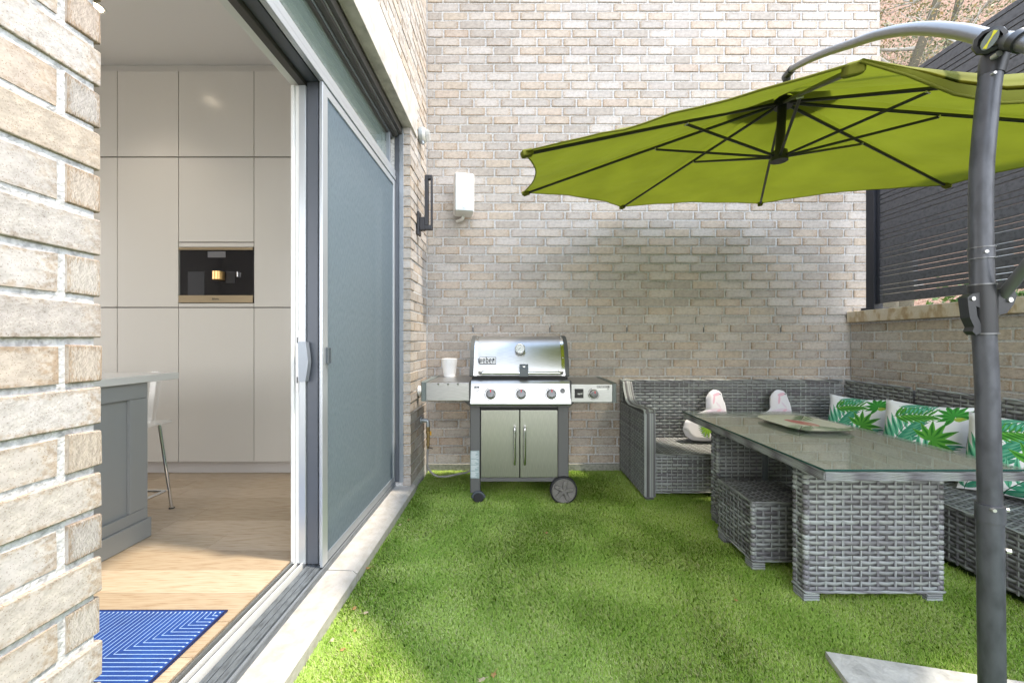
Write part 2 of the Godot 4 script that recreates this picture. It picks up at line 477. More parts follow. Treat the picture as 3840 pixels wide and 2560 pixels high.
func split_leaf(im: Image, c: Vector2, dir: float, r: float, a: Color, b: Color) -> void:
	for k in 9:
		var t := (k - 4) / 4.0
		fill_leaf(im, c, dir + t * 2.0, r * (1.0 - 0.22 * absf(t)), r * 0.13, a, b)
func leaf_print() -> ImageTexture:
	var im := Image.create(384, 384, false, Image.FORMAT_RGB8)
	im.fill(Color(0.93, 0.93, 0.94))
	var teal := Color(0.10, 0.48, 0.36)
	var mint := Color(0.52, 0.80, 0.66)
	var green := Color(0.13, 0.46, 0.12)
	var lime := Color(0.40, 0.68, 0.24)
	frond(im, Vector2(20, 400), -1.25, 330, 9, teal, mint)
	frond(im, Vector2(120, 420), -0.95, 280, 7, teal, mint)
	frond(im, Vector2(60, 110), -0.35, 190, 8, lime, green)
	frond(im, Vector2(250, -20), 2.5, 150, 7, mint, teal)
	split_leaf(im, Vector2(250, 220), -0.6, 130, green, lime)
	split_leaf(im, Vector2(330, 70), -2.2, 100, green, Color(0.25, 0.60, 0.22))
	split_leaf(im, Vector2(290, 370), -1.4, 90, teal, lime)
	fill_leaf(im, Vector2(330, 90), -0.4, 50, 14, Color(0.75, 0.72, 0.25), Color(0.55, 0.75, 0.3))
	return ImageTexture.create_from_image(im)
func blob(im: Image, c: Vector2, rx: float, ry: float, col: Color, rot := 0.0) -> void:
	for y in range(int(c.y - rx - ry), int(c.y + rx + ry)):
		for x in range(int(c.x - rx - ry), int(c.x + rx + ry)):
			if x < 0 or y < 0 or x >= im.get_width() or y >= im.get_height(): continue
			var p := (Vector2(x, y) - c).rotated(-rot)
			if (p.x / rx) ** 2 + (p.y / ry) ** 2 < 1.0: im.set_pixel(x, y, col)
func bird_print() -> ImageTexture:
	# pink wading bird with palm leaves, printed on white cotton; u to the right, v downwards
	var im := Image.create(320, 320, false, Image.FORMAT_RGB8)
	im.fill(Color(0.91, 0.90, 0.93))
	var pink := Color(0.90, 0.74, 0.81)
	var pale := Color(0.89, 0.83, 0.89)
	blob(im, Vector2(215, 150), 70, 30, pale, -0.15)
	blob(im, Vector2(240, 132), 16, 7, pink, -0.3)
	blob(im, Vector2(214, 66), 6, 28, pink, 0.25)
	blob(im, Vector2(240, 100), 6, 24, pale, -0.7)
	blob(im, Vector2(236, 34), 24, 9, pink, -0.25)
	blob(im, Vector2(286, 56), 7, 26, Color(0.10, 0.12, 0.14), -0.18)
	blob(im, Vector2(262, 32), 4.5, 4.5, Color(0.08, 0.08, 0.08))
	var g := Color(0.42, 0.60, 0.12)
	frond(im, Vector2(150, 300), -2.0, 110, 8, Color(0.35, 0.48, 0.40), Color(0.55, 0.66, 0.50))
	split_leaf(im, Vector2(150, 235), 1.5, 66, g, Color(0.58, 0.74, 0.20))
	split_leaf(im, Vector2(240, 240), 1.6, 60, Color(0.16, 0.42, 0.22), g)
	return ImageTexture.create_from_image(im)
func platter_print() -> ImageTexture:
	var im := Image.create(320, 256, false, Image.FORMAT_RGB8)
	im.fill(Color(0.92, 0.92, 0.88))
	var sage := Color(0.50, 0.62, 0.46)
	frond(im, Vector2(10, 250), -0.9, 150, 8, sage, Color(0.70, 0.78, 0.66))
	frond(im, Vector2(30, 20), 0.6, 140, 8, sage, Color(0.72, 0.80, 0.70))
	frond(im, Vector2(310, 250), -2.4, 110, 7, sage.darkened(0.1), Color(0.74, 0.80, 0.70))
	blob(im, Vector2(190, 150), 66, 34, Color(0.88, 0.58, 0.54), -0.25)
	blob(im, Vector2(225, 140), 40, 20, Color(0.84, 0.42, 0.42), -0.35)
	blob(im, Vector2(150, 165), 28, 12, Color(0.90, 0.70, 0.66), 0.1)
	return ImageTexture.create_from_image(im)
func dial_print() -> ImageTexture:
	var im := Image.create(128, 128, false, Image.FORMAT_RGB8)
	im.fill(Color(0.86, 0.87, 0.86))
	for k in 27:
		var a := deg_to_rad(135.0 + k * 10.0)
		for r in range(44, 56 if k % 3 == 0 else 51):
			im.set_pixel(int(64 + cos(a) * r), int(64 + sin(a) * r), Color(0.15, 0.15, 0.15))
	return ImageTexture.create_from_image(im)
func rug_print() -> ImageTexture:
	# u = 0 at the edge by the door, v = 0 at the far edge; lines run out to each edge and meet on the mitre
	var n := 1024
	var im := Image.create(n, n, false, Image.FORMAT_RGB8)
	var nz := FastNoiseLite.new(); nz.frequency = 0.08; nz.seed = 4
	var nz2 := FastNoiseLite.new(); nz2.frequency = 0.006; nz2.seed = 6
	for y in n:
		for x in n:
			var across := x if y < x else y      # distance along the edge the lines run out to
			var into := y if y < x else x        # distance from that edge
			var l := 0.5 + 0.22 * nz.get_noise_2d(x * (2.5 if y < x else 0.6), y * (0.6 if y < x else 2.5)) + 0.25 * nz2.get_noise_2d(x, y)
			var c := Color(0.055, 0.16, 0.40).lerp(Color(0.13, 0.32, 0.62), clampf(l, 0, 1))
			var ph := across % 17
			if into > 14 and ph < 3: c = Color(0.56, 0.66, 0.80)
			if into > 14 and into < 22 and ph < 5: c = Color(0.66, 0.73, 0.82)
			if x < 8 or y < 8: c = Color(0.045, 0.09, 0.26)
			im.set_pixel(x, y, c)
	return ImageTexture.create_from_image(im)

# ---------- scene ----------
const LAMP := 0.3
func _ready() -> void:
	rng.seed = 20
	var cam := Camera3D.new()
	cam.name = "camera"
	cam.fov = rad_to_deg(2.0 * atan(1280.0 / F))
	cam.near = 0.05
	cam.far = 300.0
	add_child(cam)
	cam.position = Vector3(0, H, 0)
	var env := Environment.new()
	env.background_mode = Environment.BG_SKY
	var sm := ProceduralSkyMaterial.new()
	sm.sky_top_color = Color(0.60, 0.68, 0.80)
	sm.sky_horizon_color = Color(1.0, 0.995, 0.985)
	sm.sky_curve = 0.5
	sm.ground_bottom_color = Color(0.45, 0.44, 0.42)
	sm.ground_horizon_color = Color(0.70, 0.70, 0.69)
	sm.sun_angle_max = 1.0
	sm.energy_multiplier = 1.8
	var sky := Sky.new()
	sky.sky_material = sm
	env.sky = sky
	env.background_energy_multiplier = 1.0
	env.tonemap_mode = Environment.TONE_MAPPER_LINEAR
	env.tonemap_exposure = 3.25
	env.sdfgi_enabled = true
	env.ssao_enabled = true
	env.ssil_enabled = true
	var we := WorldEnvironment.new()
	we.name = "environment"
	we.environment = env
	add_child(we)
	var sun := DirectionalLight3D.new()
	sun.name = "sun"
	sun.light_color = Color(1.0, 0.95, 0.87)
	sun.light_energy = 0.6
	sun.light_angular_distance = 4.0
	sun.shadow_enabled = true
	add_child(sun)
	var travel := Vector3(-0.405, -0.914, -0.07)
	sun.look_at_from_position(Vector3(0, 10, 0), Vector3(0, 10, 0) + travel, Vector3(0, 0, 1))
	make_materials()
	var glow := mat("lamp_glow", Color(1, 0.92, 0.8), 0.5)
	glow.emission_enabled = true
	glow.emission = Color(1.0, 0.93, 0.82)
	glow.emission_energy_multiplier = 6.0
	make_brick_shapes()
	# setting
	var gm := MB.new()
	gm.quad(Vector3(-60, -0.06, 60), Vector3(60, -0.06, 60), Vector3(60, -0.06, -60), Vector3(-60, -0.06, -60))
	structure(obj("ground", gm, M.ground_soil))
	structure(box("lawn", Vector3(-0.757, -0.055, 3.0), Vector3(3.09, -0.012, -DB + 0.0), M.turf_backing, null, 0.002))
	build_back_wall()
	var house := thing("brick_house", "pale brick house wall with a stone lintel over a wide sliding glass door", "house")
	build_house(house)
	build_door(house)
	build_curb()
	build_right_wall()
	build_fence()
	build_kitchen()
	print("structure done")
	build_background()
	build_grill()
	build_wall_fittings()
	build_furniture()
	build_umbrella()
	build_turf()
	print("all done")

# ---------- bricks ----------
func make_brick_shapes() -> void:
	var L := LP - 0.011
	var hb := CP - 0.0120
	for k in 8:
		var b := MB.new()
		var cols := 6
		var front := []
		var wob := FastNoiseLite.new()
		wob.seed = 100 + k; wob.frequency = 0.9
		for r in 3:
			for q in cols:
				var x := -L / 2 + L * q / (cols - 1)
				var y := -hb / 2 + hb * r / 2.0
				var p := Vector3(x, y, wob.get_noise_2d(q, r * 3.0 + 5.0) * 0.0018)
				var nn := Vector3(0, 0, 1)
				if q == 0: p.x += 0.0028 + absf(wob.get_noise_2d(r * 4.0, 40)) * 0.004
				if q == cols - 1: p.x -= 0.0028 + absf(wob.get_noise_2d(r * 4.0, 80)) * 0.004
				if r == 0: p.y += 0.0022 + wob.get_noise_2d(q * 2.0, 20) * 0.0035
				if r == 2: p.y -= 0.0022 + wob.get_noise_2d(q * 2.0, 60) * 0.0035
				if r != 1 or q == 0 or q == cols - 1: p.z -= 0.0015
				front.append(b.vert(p, nn, Vector2(0.02 + 0.96 * (p.x / L + 0.5), 0.03 + 0.94 * (p.y / hb + 0.5))))
		for r in 2:
			for q in cols - 1:
				var a: int = front[r * cols + q]
				b.tri(a, front[r * cols + q + 1], front[(r + 1) * cols + q + 1], Vector3(0, 0, 1))
				b.tri(a, front[(r + 1) * cols + q + 1], front[(r + 1) * cols + q], Vector3(0, 0, 1))
		var ring := []
		for q in cols: ring.append(front[q])
		ring.append(front[2 * cols - 1])
		for q in range(cols - 1, -1, -1): ring.append(front[2 * cols + q])
		ring.append(front[cols])
		for q in ring.size():
			var a: int = ring[q]
			var c: int = ring[(q + 1) % ring.size()]
			var pa: Vector3 = b.v[a]
			var pc: Vector3 = b.v[c]
			var oa := Vector3(clampf(pa.x * 1.03, -L / 2, L / 2), clampf(pa.y * 1.12, -hb / 2, hb / 2), -0.022)
			var oc := Vector3(clampf(pc.x * 1.03, -L / 2, L / 2), clampf(pc.y * 1.12, -hb / 2, hb / 2), -0.022)
			var nn := (Vector3((pa.x + pc.x), 0, 0) if absf(pa.x - pc.x) < 0.02 and absf(pa.x) > L * 0.4 else Vector3(0, pa.y + pc.y, 0)).normalized()
			var i0 := b.vert(pa, nn, b.u[a])
			var i1 := b.vert(pc, nn, b.u[c])
			var i2 := b.vert(oc, nn, b.u[c])
			var i3 := b.vert(oa, nn, b.u[a])
			b.tri(i0, i1, i2, nn); b.tri(i0, i2, i3, nn)
		brick_mbs.append(b)
		brick_meshes.append(b.mesh())
	var r2 := RandomNumberGenerator.new()
	r2.seed = 77
	for k in 5:
		# whole brick whose end also shows; unit length 1, scaled to what the corner needs
		var b := MB.new()
		b.rbox(Vector3(-0.5, -hb / 2, -0.062), Vector3(0.5, hb / 2, 0), 0.0028, r2, 0.0024)
		for q in b.v.size(): b.u[q] = Vector2(0.02 + 0.96 * (b.v[q].x + 0.5), 0.03 + 0.94 * (b.v[q].y / hb + 0.5)) if absf(b.n[q].x) < 0.7 else Vector2(0.1 + 4.0 * (b.v[q].z + 0.062), 0.03 + 0.94 * (b.v[q].y / hb + 0.5))
		corner_mbs.append(b)
		corner_meshes.append(b.mesh())
var loose := {}
func pick_tone(weights: Array) -> int:
	var t := rng.randf()
	var s := 0.0
	for k in weights.size():
		s += weights[k]
		if t < s: return k
	return 0
func put_brick(parent: Node, single: bool, basis: Basis, centre: Vector3, length: float, tone: int, corner := false) -> void:
	# basis.x runs along the course, basis.z out of the wall
	var k := rng.randi() % (5 if corner else 8)
	var flip := rng.randf() < 0.5 and not corner
	var b := basis
	if flip: b = b * Basis(Vector3(0, 0, 1), PI)
	b = b * Basis(Vector3(0, 0, 1), rng.randf_range(-0.006, 0.006))
	b = b * Basis.from_scale(Vector3(length if corner else length / (LP - 0.010), 1, 1))
	var t := Transform3D(b, centre + basis.z * rng.randf_range(-0.0026, 0.0026))
	if single:
		var o := obm("brick", (corner_meshes if corner else brick_meshes)[k], brick_mats[tone], parent)
		o.transform = t
	else:
		if not loose.has(parent): loose[parent] = {}
		if not loose[parent].has(tone): loose[parent][tone] = MB.new()
		loose[parent][tone].add((corner_mbs if corner else brick_mbs)[k], t)
func flush_bricks(parent: Node) -> void:
	if not loose.has(parent): return
	var am := ArrayMesh.new()
	for tone in loose[parent]:
		am.add_surface_from_arrays(Mesh.PRIMITIVE_TRIANGLES, loose[parent][tone].arrays())
		am.surface_set_material(am.get_surface_count() - 1, brick_mats[tone])
	var o := obm("brickwork", am, null, parent)
	o.set_meta("kind", "stuff")
	loose.erase(parent)
const PALE := [0.11, 0.14, 0.13, 0.05, 0.13, 0.11, 0.015, 0.10, 0.06, 0.10, 0.008, 0.047]
const NEAR := [0.17, 0.15, 0.04, 0.09, 0.20, 0.03, 0.06, 0.06, 0.0, 0.17, 0.02, 0.01]
const WARM := [0.14, 0.06, 0.06, 0.15, 0.10, 0.08, 0.11, 0.12, 0.06, 0.05, 0.07, 0.0]

func build_back_wall() -> void:
	var w := thing("brick_wall", "tall pale brick wall behind the grill and the wicker sofa", "wall")
	box("mortar_bed", Vector3(-1.1, -0.05, -DB - 0.25), Vector3(3.372, 5.2, -DB - 0.0075), M.mortar, w, 0.001)
	box("footing", Vector3(-0.785, -0.05, -DB - 0.02), Vector3(3.09, 0.066, -DB + 0.012), M.footing, w, 0.004)
	var left := 0
	for row in 62:
		var y := 0.0706 + (row + 0.5) * CP
		var off := 0.693 + (0.0 if row % 2 == 0 else 0.35 * LP) + rng.randf_range(-0.012, 0.012)
		if row in [2, 7, 15, 16, 28, 41]: off += 0.17 * LP
		var k0 := int(floor((-0.775 - off) / LP))
		for k in range(k0, k0 + 21):
			var x0 := maxf(off + k * LP + 0.005, -0.774)
			var x1 := minf(off + (k + 1) * LP - 0.005, 3.376)
			if x1 - x0 < 0.03: continue
			var xc := (x0 + x1) / 2
			# the 300 that show largest and clear: above the sofa, beside and over the grill, below the parasol
			var single: bool = row >= 10 and row < 28 and xc < 2.95 and left < 272
			if not single: single = row < 10 and xc > 0.72 and xc < 1.0 and left < 298
			if single: left += 1
			put_brick(w, single, Basis.IDENTITY, Vector3(xc, y, -DB), x1 - x0, pick_tone(WARM if row < 12 and rng.randf() < 0.45 else PALE))
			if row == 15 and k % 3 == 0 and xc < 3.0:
				box("weep_hole_shade", Vector3(x1 + 0.001, y - CP * 0.5 + 0.004, -DB - 0.014), Vector3(x1 + 0.0085, y + 0.012, -DB - 0.0058), M.latch_and_hole_shade, w, 0.0005)  # black block in the joint stands in for the shade inside a hole
	flush_bricks(w)

func build_house(parent: Node3D) -> void:
	var bx := Basis(Vector3(0, 0, -1), Vector3(0, 1, 0), Vector3(1, 0, 0))    # along: away from the camera, out: +x
	var xw := -0.78
	# cores of the two piers and of the wall over the lintel
	box("mortar_bed", Vector3(-1.04, -0.05, 1.6), Vector3(xw - 0.0048, 2.83, -0.747), M.mortar, parent, 0.001)
	box("mortar_bed", Vector3(-1.04, -0.05, -3.067), Vector3(xw - 0.0048, 2.83, -DB - 0.003), M.mortar, parent, 0.001)
	box("mortar_bed", Vector3(-1.04, 2.83, 1.6), Vector3(xw - 0.0048, 3.129, -0.551), M.mortar, parent, 0.001)
	box("mortar_bed", Vector3(-1.04, 2.83, -3.219), Vector3(xw - 0.0048, 3.129, -DB - 0.003), M.mortar, parent, 0.001)
	box("mortar_bed", Vector3(-1.04, 3.131, 1.6), Vector3(xw - 0.0048, 5.2, -DB - 0.003), M.mortar, parent, 0.001)
	box("lintel", Vector3(-0.845, 2.83, -0.55), Vector3(-0.765, 3.13, -3.22), M.limestone, parent, 0.004)
	for row in 62:
		var y := 0.0706 + (row + 0.5) * CP
		var spans := []
		if y < 2.83: spans = [[-1.2, 0.754, true], [3.06, DB - 0.004, false]]
		elif y < 3.12: spans = [[-1.2, 0.545, true], [3.225, DB - 0.004, false]]
		else: spans = [[-1.2, DB - 0.004, true]]
		for s in spans:
			var near: bool = s[2]
			var d: float = s[1] if near else s[0]
			var step := -1.0 if near else 1.0
			var stop: float = s[0] if near else s[1]
			var first := true
			while (stop - d) * step > 0.03:
				var l := LP - 0.010
				if first and row % 2 == 1: l = 0.056 if near and y < 2.83 else 0.105
				if first and y > 3.12: l = 0.11 + 0.08 * (row % 3)
				l = minf(l, absf(stop - d))
				var c := d + step * l / 2
				var corner := first and y < 2.83
				var single := false
				if near and y < 2.83: single = y > 0.40 and y < 2.0 and d > 0.5
				elif y < 3.12: single = not near
				else: single = y < 4.4 and c > 2.0
				put_brick(parent, single, bx, Vector3(xw + (0.001 if corner else 0.0), y, -c), l, pick_tone(NEAR if near and y < 2.83 else PALE), corner)
				d += step * (l + 0.010)
				first = false
	flush_bricks(parent)

func build_right_wall() -> void:
	var w := thing("garden_wall", "low tan brick wall with a stone coping behind the wicker bench", "wall")
	var bx := Basis(Vector3(0, 0, 1), Vector3(0, 1, 0), Vector3(-1, 0, 0))
	box("mortar_bed", Vector3(3.0968, -0.05, 1.0), Vector3(3.34, 1.351, -DB + 0.001), M.mortar, w, 0.001)
	for row in 16:
		var y := 0.0706 + (row + 0.5) * CP + 0.003
		var off := 0.0 if row % 2 == 0 else 0.5 * LP
		for k in 20:
			var d0 := maxf(DB - 0.010 - (k + 1) * LP + off + 0.005, -0.4)
			var d1 := minf(DB - 0.010 - k * LP + off - 0.005, DB - 0.012)
			if d1 - d0 < 0.03: continue
			put_brick(w, row >= 7 and d0 > 0.4, bx, Vector3(3.09, y, -(d0 + d1) / 2), d1 - d0, pick_tone(WARM))
	flush_bricks(w)
	var d := DB - 0.013
	for k in 4:
		box("coping_slab", Vector3(3.05, 1.352, -d), Vector3(3.38, 1.454, -(d - 1.04)), M.coping_stone, w, 0.006)
		d -= 1.045

func build_fence() -> void:
	var f := thing("slat_fence", "tall charcoal horizontal slat fence standing on the stone coping", "fence")
	for d in [3.43, 1.58, -0.27]:
		var p := box("post", Vector3(3.085, 1.456, -d - 0.04), Vector3(3.165, 3.32, -d + 0.04), M.fence_post, f, 0.003)
		box("base_plate", Vector3(3.062, 1.455, -d - 0.065), Vector3(3.19, 1.472, -d + 0.065), M.fence_post, p, 0.003)
	for bay in 2:
		var d1: float = [3.388, 1.538][bay]
		var d0: float = [1.622, -0.228][bay]
		var y := 1.506
		var k := 0
		while y < 3.29:
			var hh := 0.0677 if k % 3 == 0 else 0.0325
			box("slat", Vector3(3.112, y, -d1), Vector3(3.138, minf(y + hh, 3.30), -d0), M.fence_slat, f, 0.0015)
			y += hh + 0.0065
			k += 1
		for d in [d1 - 0.012, d0 + 0.012]:
			box("channel", Vector3(3.105, 1.50, -d - 0.012), Vector3(3.1105, 3.30, -d + 0.012), M.fence_post, f, 0.001)

func build_door(house: Node3D) -> void:
	# far jamb, header, fixed panel behind the insect screen, sliding panel pushed open behind it
	var sd := Node3D.new()
	sd.name = "door_frame"
	house.add_child(sd, true)
	var zj := -3.058
	box("jamb", Vector3(-0.868, 0.10, zj), Vector3(-0.834, 2.826, zj - 0.09), M.frame_grey, sd)
	box("jamb", Vector3(-0.905, 0.10, zj - 0.004), Vector3(-0.869, 2.78, zj - 0.09), M.frame_dark, sd)
	box("jamb", Vector3(-1.055, 0.10, zj - 0.02), Vector3(-0.906, 2.78, zj - 0.09), M.frame_bronze, sd)
	# stepped header below the lintel
	box("header", Vector3(-0.872, 2.772, -0.70), Vector3(-0.846, 2.828, zj + 0.002), M.frame_bronze, sd)
	box("header", Vector3(-0.878, 2.766, -0.70), Vector3(-0.8725, 2.828, zj + 0.002), M.frame_silver, sd, 0.001)
	box("header", Vector3(-0.912, 2.752, -0.70), Vector3(-0.8785, 2.828, zj + 0.002), M.frame_bronze, sd)
	box("header", Vector3(-0.921, 2.744, -0.70), Vector3(-0.9125, 2.828, zj + 0.002), M.frame_grey, sd, 0.001)
	box("header", Vector3(-0.958, 2.735, -0.70), Vector3(-0.9215, 2.828, zj + 0.002), M.frame_bronze, sd)
	box("header", Vector3(-1.06, 2.725, -0.70), Vector3(-0.9585, 2.828, zj + 0.002), M.frame_dark, sd)
	# transom rail with its light outer edge
	box("transom_rail", Vector3(-0.918, 2.418, -0.72), Vector3(-0.892, 2.452, zj + 0.002), M.frame_silver, sd)
	box("transom_rail", Vector3(-0.926, 2.455, -0.72), Vector3(-0.896, 2.496, zj + 0.002), M.frame_silver, sd)
	box("transom_rail", Vector3(-0.985, 2.425, -0.72), Vector3(-0.9275, 2.478, zj + 0.002), M.frame_dark, sd)
	box("transom_rail", Vector3(-1.022, 2.405, -0.72), Vector3(-0.986, 2.474, zj + 0.002), M.frame_bronze, sd)
	box("transom_rail", Vector3(-1.065, 2.415, -0.72), Vector3(-1.0225, 2.474, zj + 0.002), M.frame_white, sd)
	box("transom_pane", Vector3(-0.946, 2.497, -0.70), Vector3(-0.938, 2.735, zj), M.glass_pane, sd, 0.001)
	for y in [2.56, 2.70]:
		box("transom_bead", Vector3(-0.957, y, -0.70), Vector3(-0.949, y + 0.008, zj), M.frame_dark, sd, 0.001)
	box("transom_stop", Vector3(-0.937, 2.497, zj + 0.10), Vector3(-0.91, 2.744, zj + 0.08), M.frame_grey, sd, 0.002)
	# sill and tracks
	var tr := Node3D.new()
	tr.name = "door_track"
	house.add_child(tr, true)
	box("sill", Vector3(-1.055, 0.055, 0.8), Vector3(-0.897, 0.096, zj - 0.08), M.track_grey, tr, 0.003)
	for a in [[-1.048, -1.040, 0.140, "steel_satin"], [-1.030, -1.024, 0.131, "frame_white"], [-1.016, -1.011, 0.122, "track_grey"], [-1.003, -0.997, 0.131, "frame_white"], [-0.985, -0.9615, 0.113, "track_grey"], [-0.9605, -0.9365, 0.111, "track_grey"], [-0.9355, -0.912, 0.109, "track_grey"], [-0.908, -0.899, 0.103, "frame_grey"]]:
		box("rail", Vector3(a[0], 0.0955, 0.79), Vector3(a[1], a[2], zj - 0.0), M[a[3]], tr, 0.0015)
	box("sill_strip", Vector3(-0.96, 0.02, 0.8), Vector3(-0.886, 0.0545, -3.06), M.sill_timber, house, 0.002)
	# fixed panel: interlock stile facing the opening and dark glass
	var fp := Node3D.new()
	fp.name = "fixed_panel"
	house.add_child(fp, true)
	box("interlock_stile", Vector3(-0.981, 0.118, -1.902), Vector3(-0.928, 2.424, -1.965), M.frame_dark, fp, 0.003)
	box("weather_strip", Vector3(-0.9275, 0.118, -1.910), Vector3(-0.9225, 2.418, -1.95), M.rubber_black, fp, 0.001)
	box("stile_cap", Vector3(-0.922, 0.118, -1.897), Vector3(-0.9115, 2.418, -1.95), M.frame_grey, fp, 0.002)
	box("far_stile", Vector3(-0.975, 0.118, -2.99), Vector3(-0.93, 2.424, -3.056), M.frame_dark, fp, 0.003)
	box("bottom_rail", Vector3(-0.972, 0.118, -1.967), Vector3(-0.932, 0.20, -2.988), M.frame_dark, fp, 0.003)
	box("top_rail", Vector3(-0.972, 2.36, -1.967), Vector3(-0.932, 2.422, -2.988), M.frame_dark, fp, 0.003)
	box("pane", Vector3(-0.956, 0.201, -1.966), Vector3(-0.948, 2.359, -2.989), M.glass_pane, fp, 0.001)
	# insect screen
	var sc := Node3D.new()
	sc.name = "screen_door"
	house.add_child(sc, true)
	box("stile", Vector3(-0.911, 0.112, -1.884), Vector3(-0.897, 2.415, -1.937), M.frame_silver, sc, 0.002)
	box("stile", Vector3(-0.911, 0.112, -3.015), Vector3(-0.897, 2.415, -3.056), M.frame_silver, sc, 0.002)
	box("rail", Vector3(-0.9105, 0.112, -1.9375), Vector3(-0.898, 0.155, -3.0145), M.frame_grey, sc, 0.002)
	box("rail", Vector3(-0.9105, 2.372, -1.9375), Vector3(-0.898, 2.415, -3.0145), M.frame_silver, sc, 0.002)
	var mb := MB.new()
	mb.quad(Vector3(-0.9045, 0.155, -1.937), Vector3(-0.9045, 0.155, -3.015), Vector3(-0.9045, 2.372, -3.015), Vector3(-0.9045, 2.372, -1.937))
	obj("insect_mesh", mb, M.insect_mesh, sc)
	var hd := box("pull_handle", Vector3(-0.8965, 1.075, -1.915), Vector3(-0.884, 1.155, -1.927), M.lamp_grey, sc, 0.002)
	box("grip", Vector3(-0.8965, 1.078, -1.930), Vector3(-0.878, 1.152, -1.936), M.lamp_grey, hd, 0.001)
	box("latch", Vector3(-0.926, 1.095, -1.8955), Vector3(-0.9225, 1.135, -1.8968), M.latch_and_hole_shade, sc, 0.0005)
	# sliding panel, pushed open
	var sl := Node3D.new()
	sl.name = "sliding_door"
	house.add_child(sl, true)
	box("stile", Vector3(-1.0145, 0.124, -1.893), Vector3(-0.983, 2.403, -1.95), M.frame_silver, sl, 0.002)
	box("stile", Vector3(-1.034, 0.124, -1.897), Vector3(-1.0155, 2.403, -1.95), M.frame_white, sl, 0.002)
	box("stile", Vector3(-1.053, 0.124, -1.889), Vector3(-1.035, 2.403, -1.95), M.frame_white, sl, 0.004)
	box("bottom_rail", Vector3(-1.045, 0.142, -1.951), Vector3(-0.988, 0.22, -3.03), M.frame_white, sl, 0.003)
	box("top_rail", Vector3(-1.045, 2.34, -1.951), Vector3(-0.988, 2.403, -3.03), M.frame_white, sl, 0.003)
	box("stile", Vector3(-1.045, 0.142, -3.031), Vector3(-0.988, 2.403, -3.055), M.frame_white, sl, 0.003)
	box("pane", Vector3(-1.02, 0.221, -1.951), Vector3(-1.012, 2.339, -3.03), M.glass_pane, sl, 0.001)
	box("lock_plate", Vector3(-1.030, 0.94, -1.8945), Vector3(-1.017, 1.235, -1.8965), M.steel_satin, sl, 0.001)
	for y in [0.985, 1.175]:
		box("lock_slot", Vector3(-1.026, y, -1.8935), Vector3(-1.020, y + 0.03, -1.8943), M.latch_and_hole_shade, sl, 0.0003)
	var h := MB.new()
	h.prism(PackedVector2Array([Vector2(-1.003, 1.180), Vector2(-0.990, 1.183), Vector2(-0.966, 1.180), Vector2(-0.958, 1.12), Vector2(-0.955, 1.085), Vector2(-0.959, 1.05), Vector2(-0.968, 0.995), Vector2(-0.99, 0.993), Vector2(-1.0, 1.0)]), -1.8925, -1.862)
	obj("handle", h, M.frame_grey, sl)

func build_curb() -> void:
	var c := thing("door_step", "pale concrete step slabs along the sliding door beside the turf", "step")
	for s in [[-0.8, 1.934], [1.940, 3.12]]:
		var b := MB.new()
		var poly := PackedVector2Array([Vector2(-0.897, -0.04), Vector2(-0.755, -0.04), Vector2(-0.755, 0.052), Vector2(-0.775, 0.068), Vector2(-0.897, 0.072)])
		b.prism(poly, -s[1], -s[0])
		obj("slab", b, M.concrete, c)
	at_base(c)

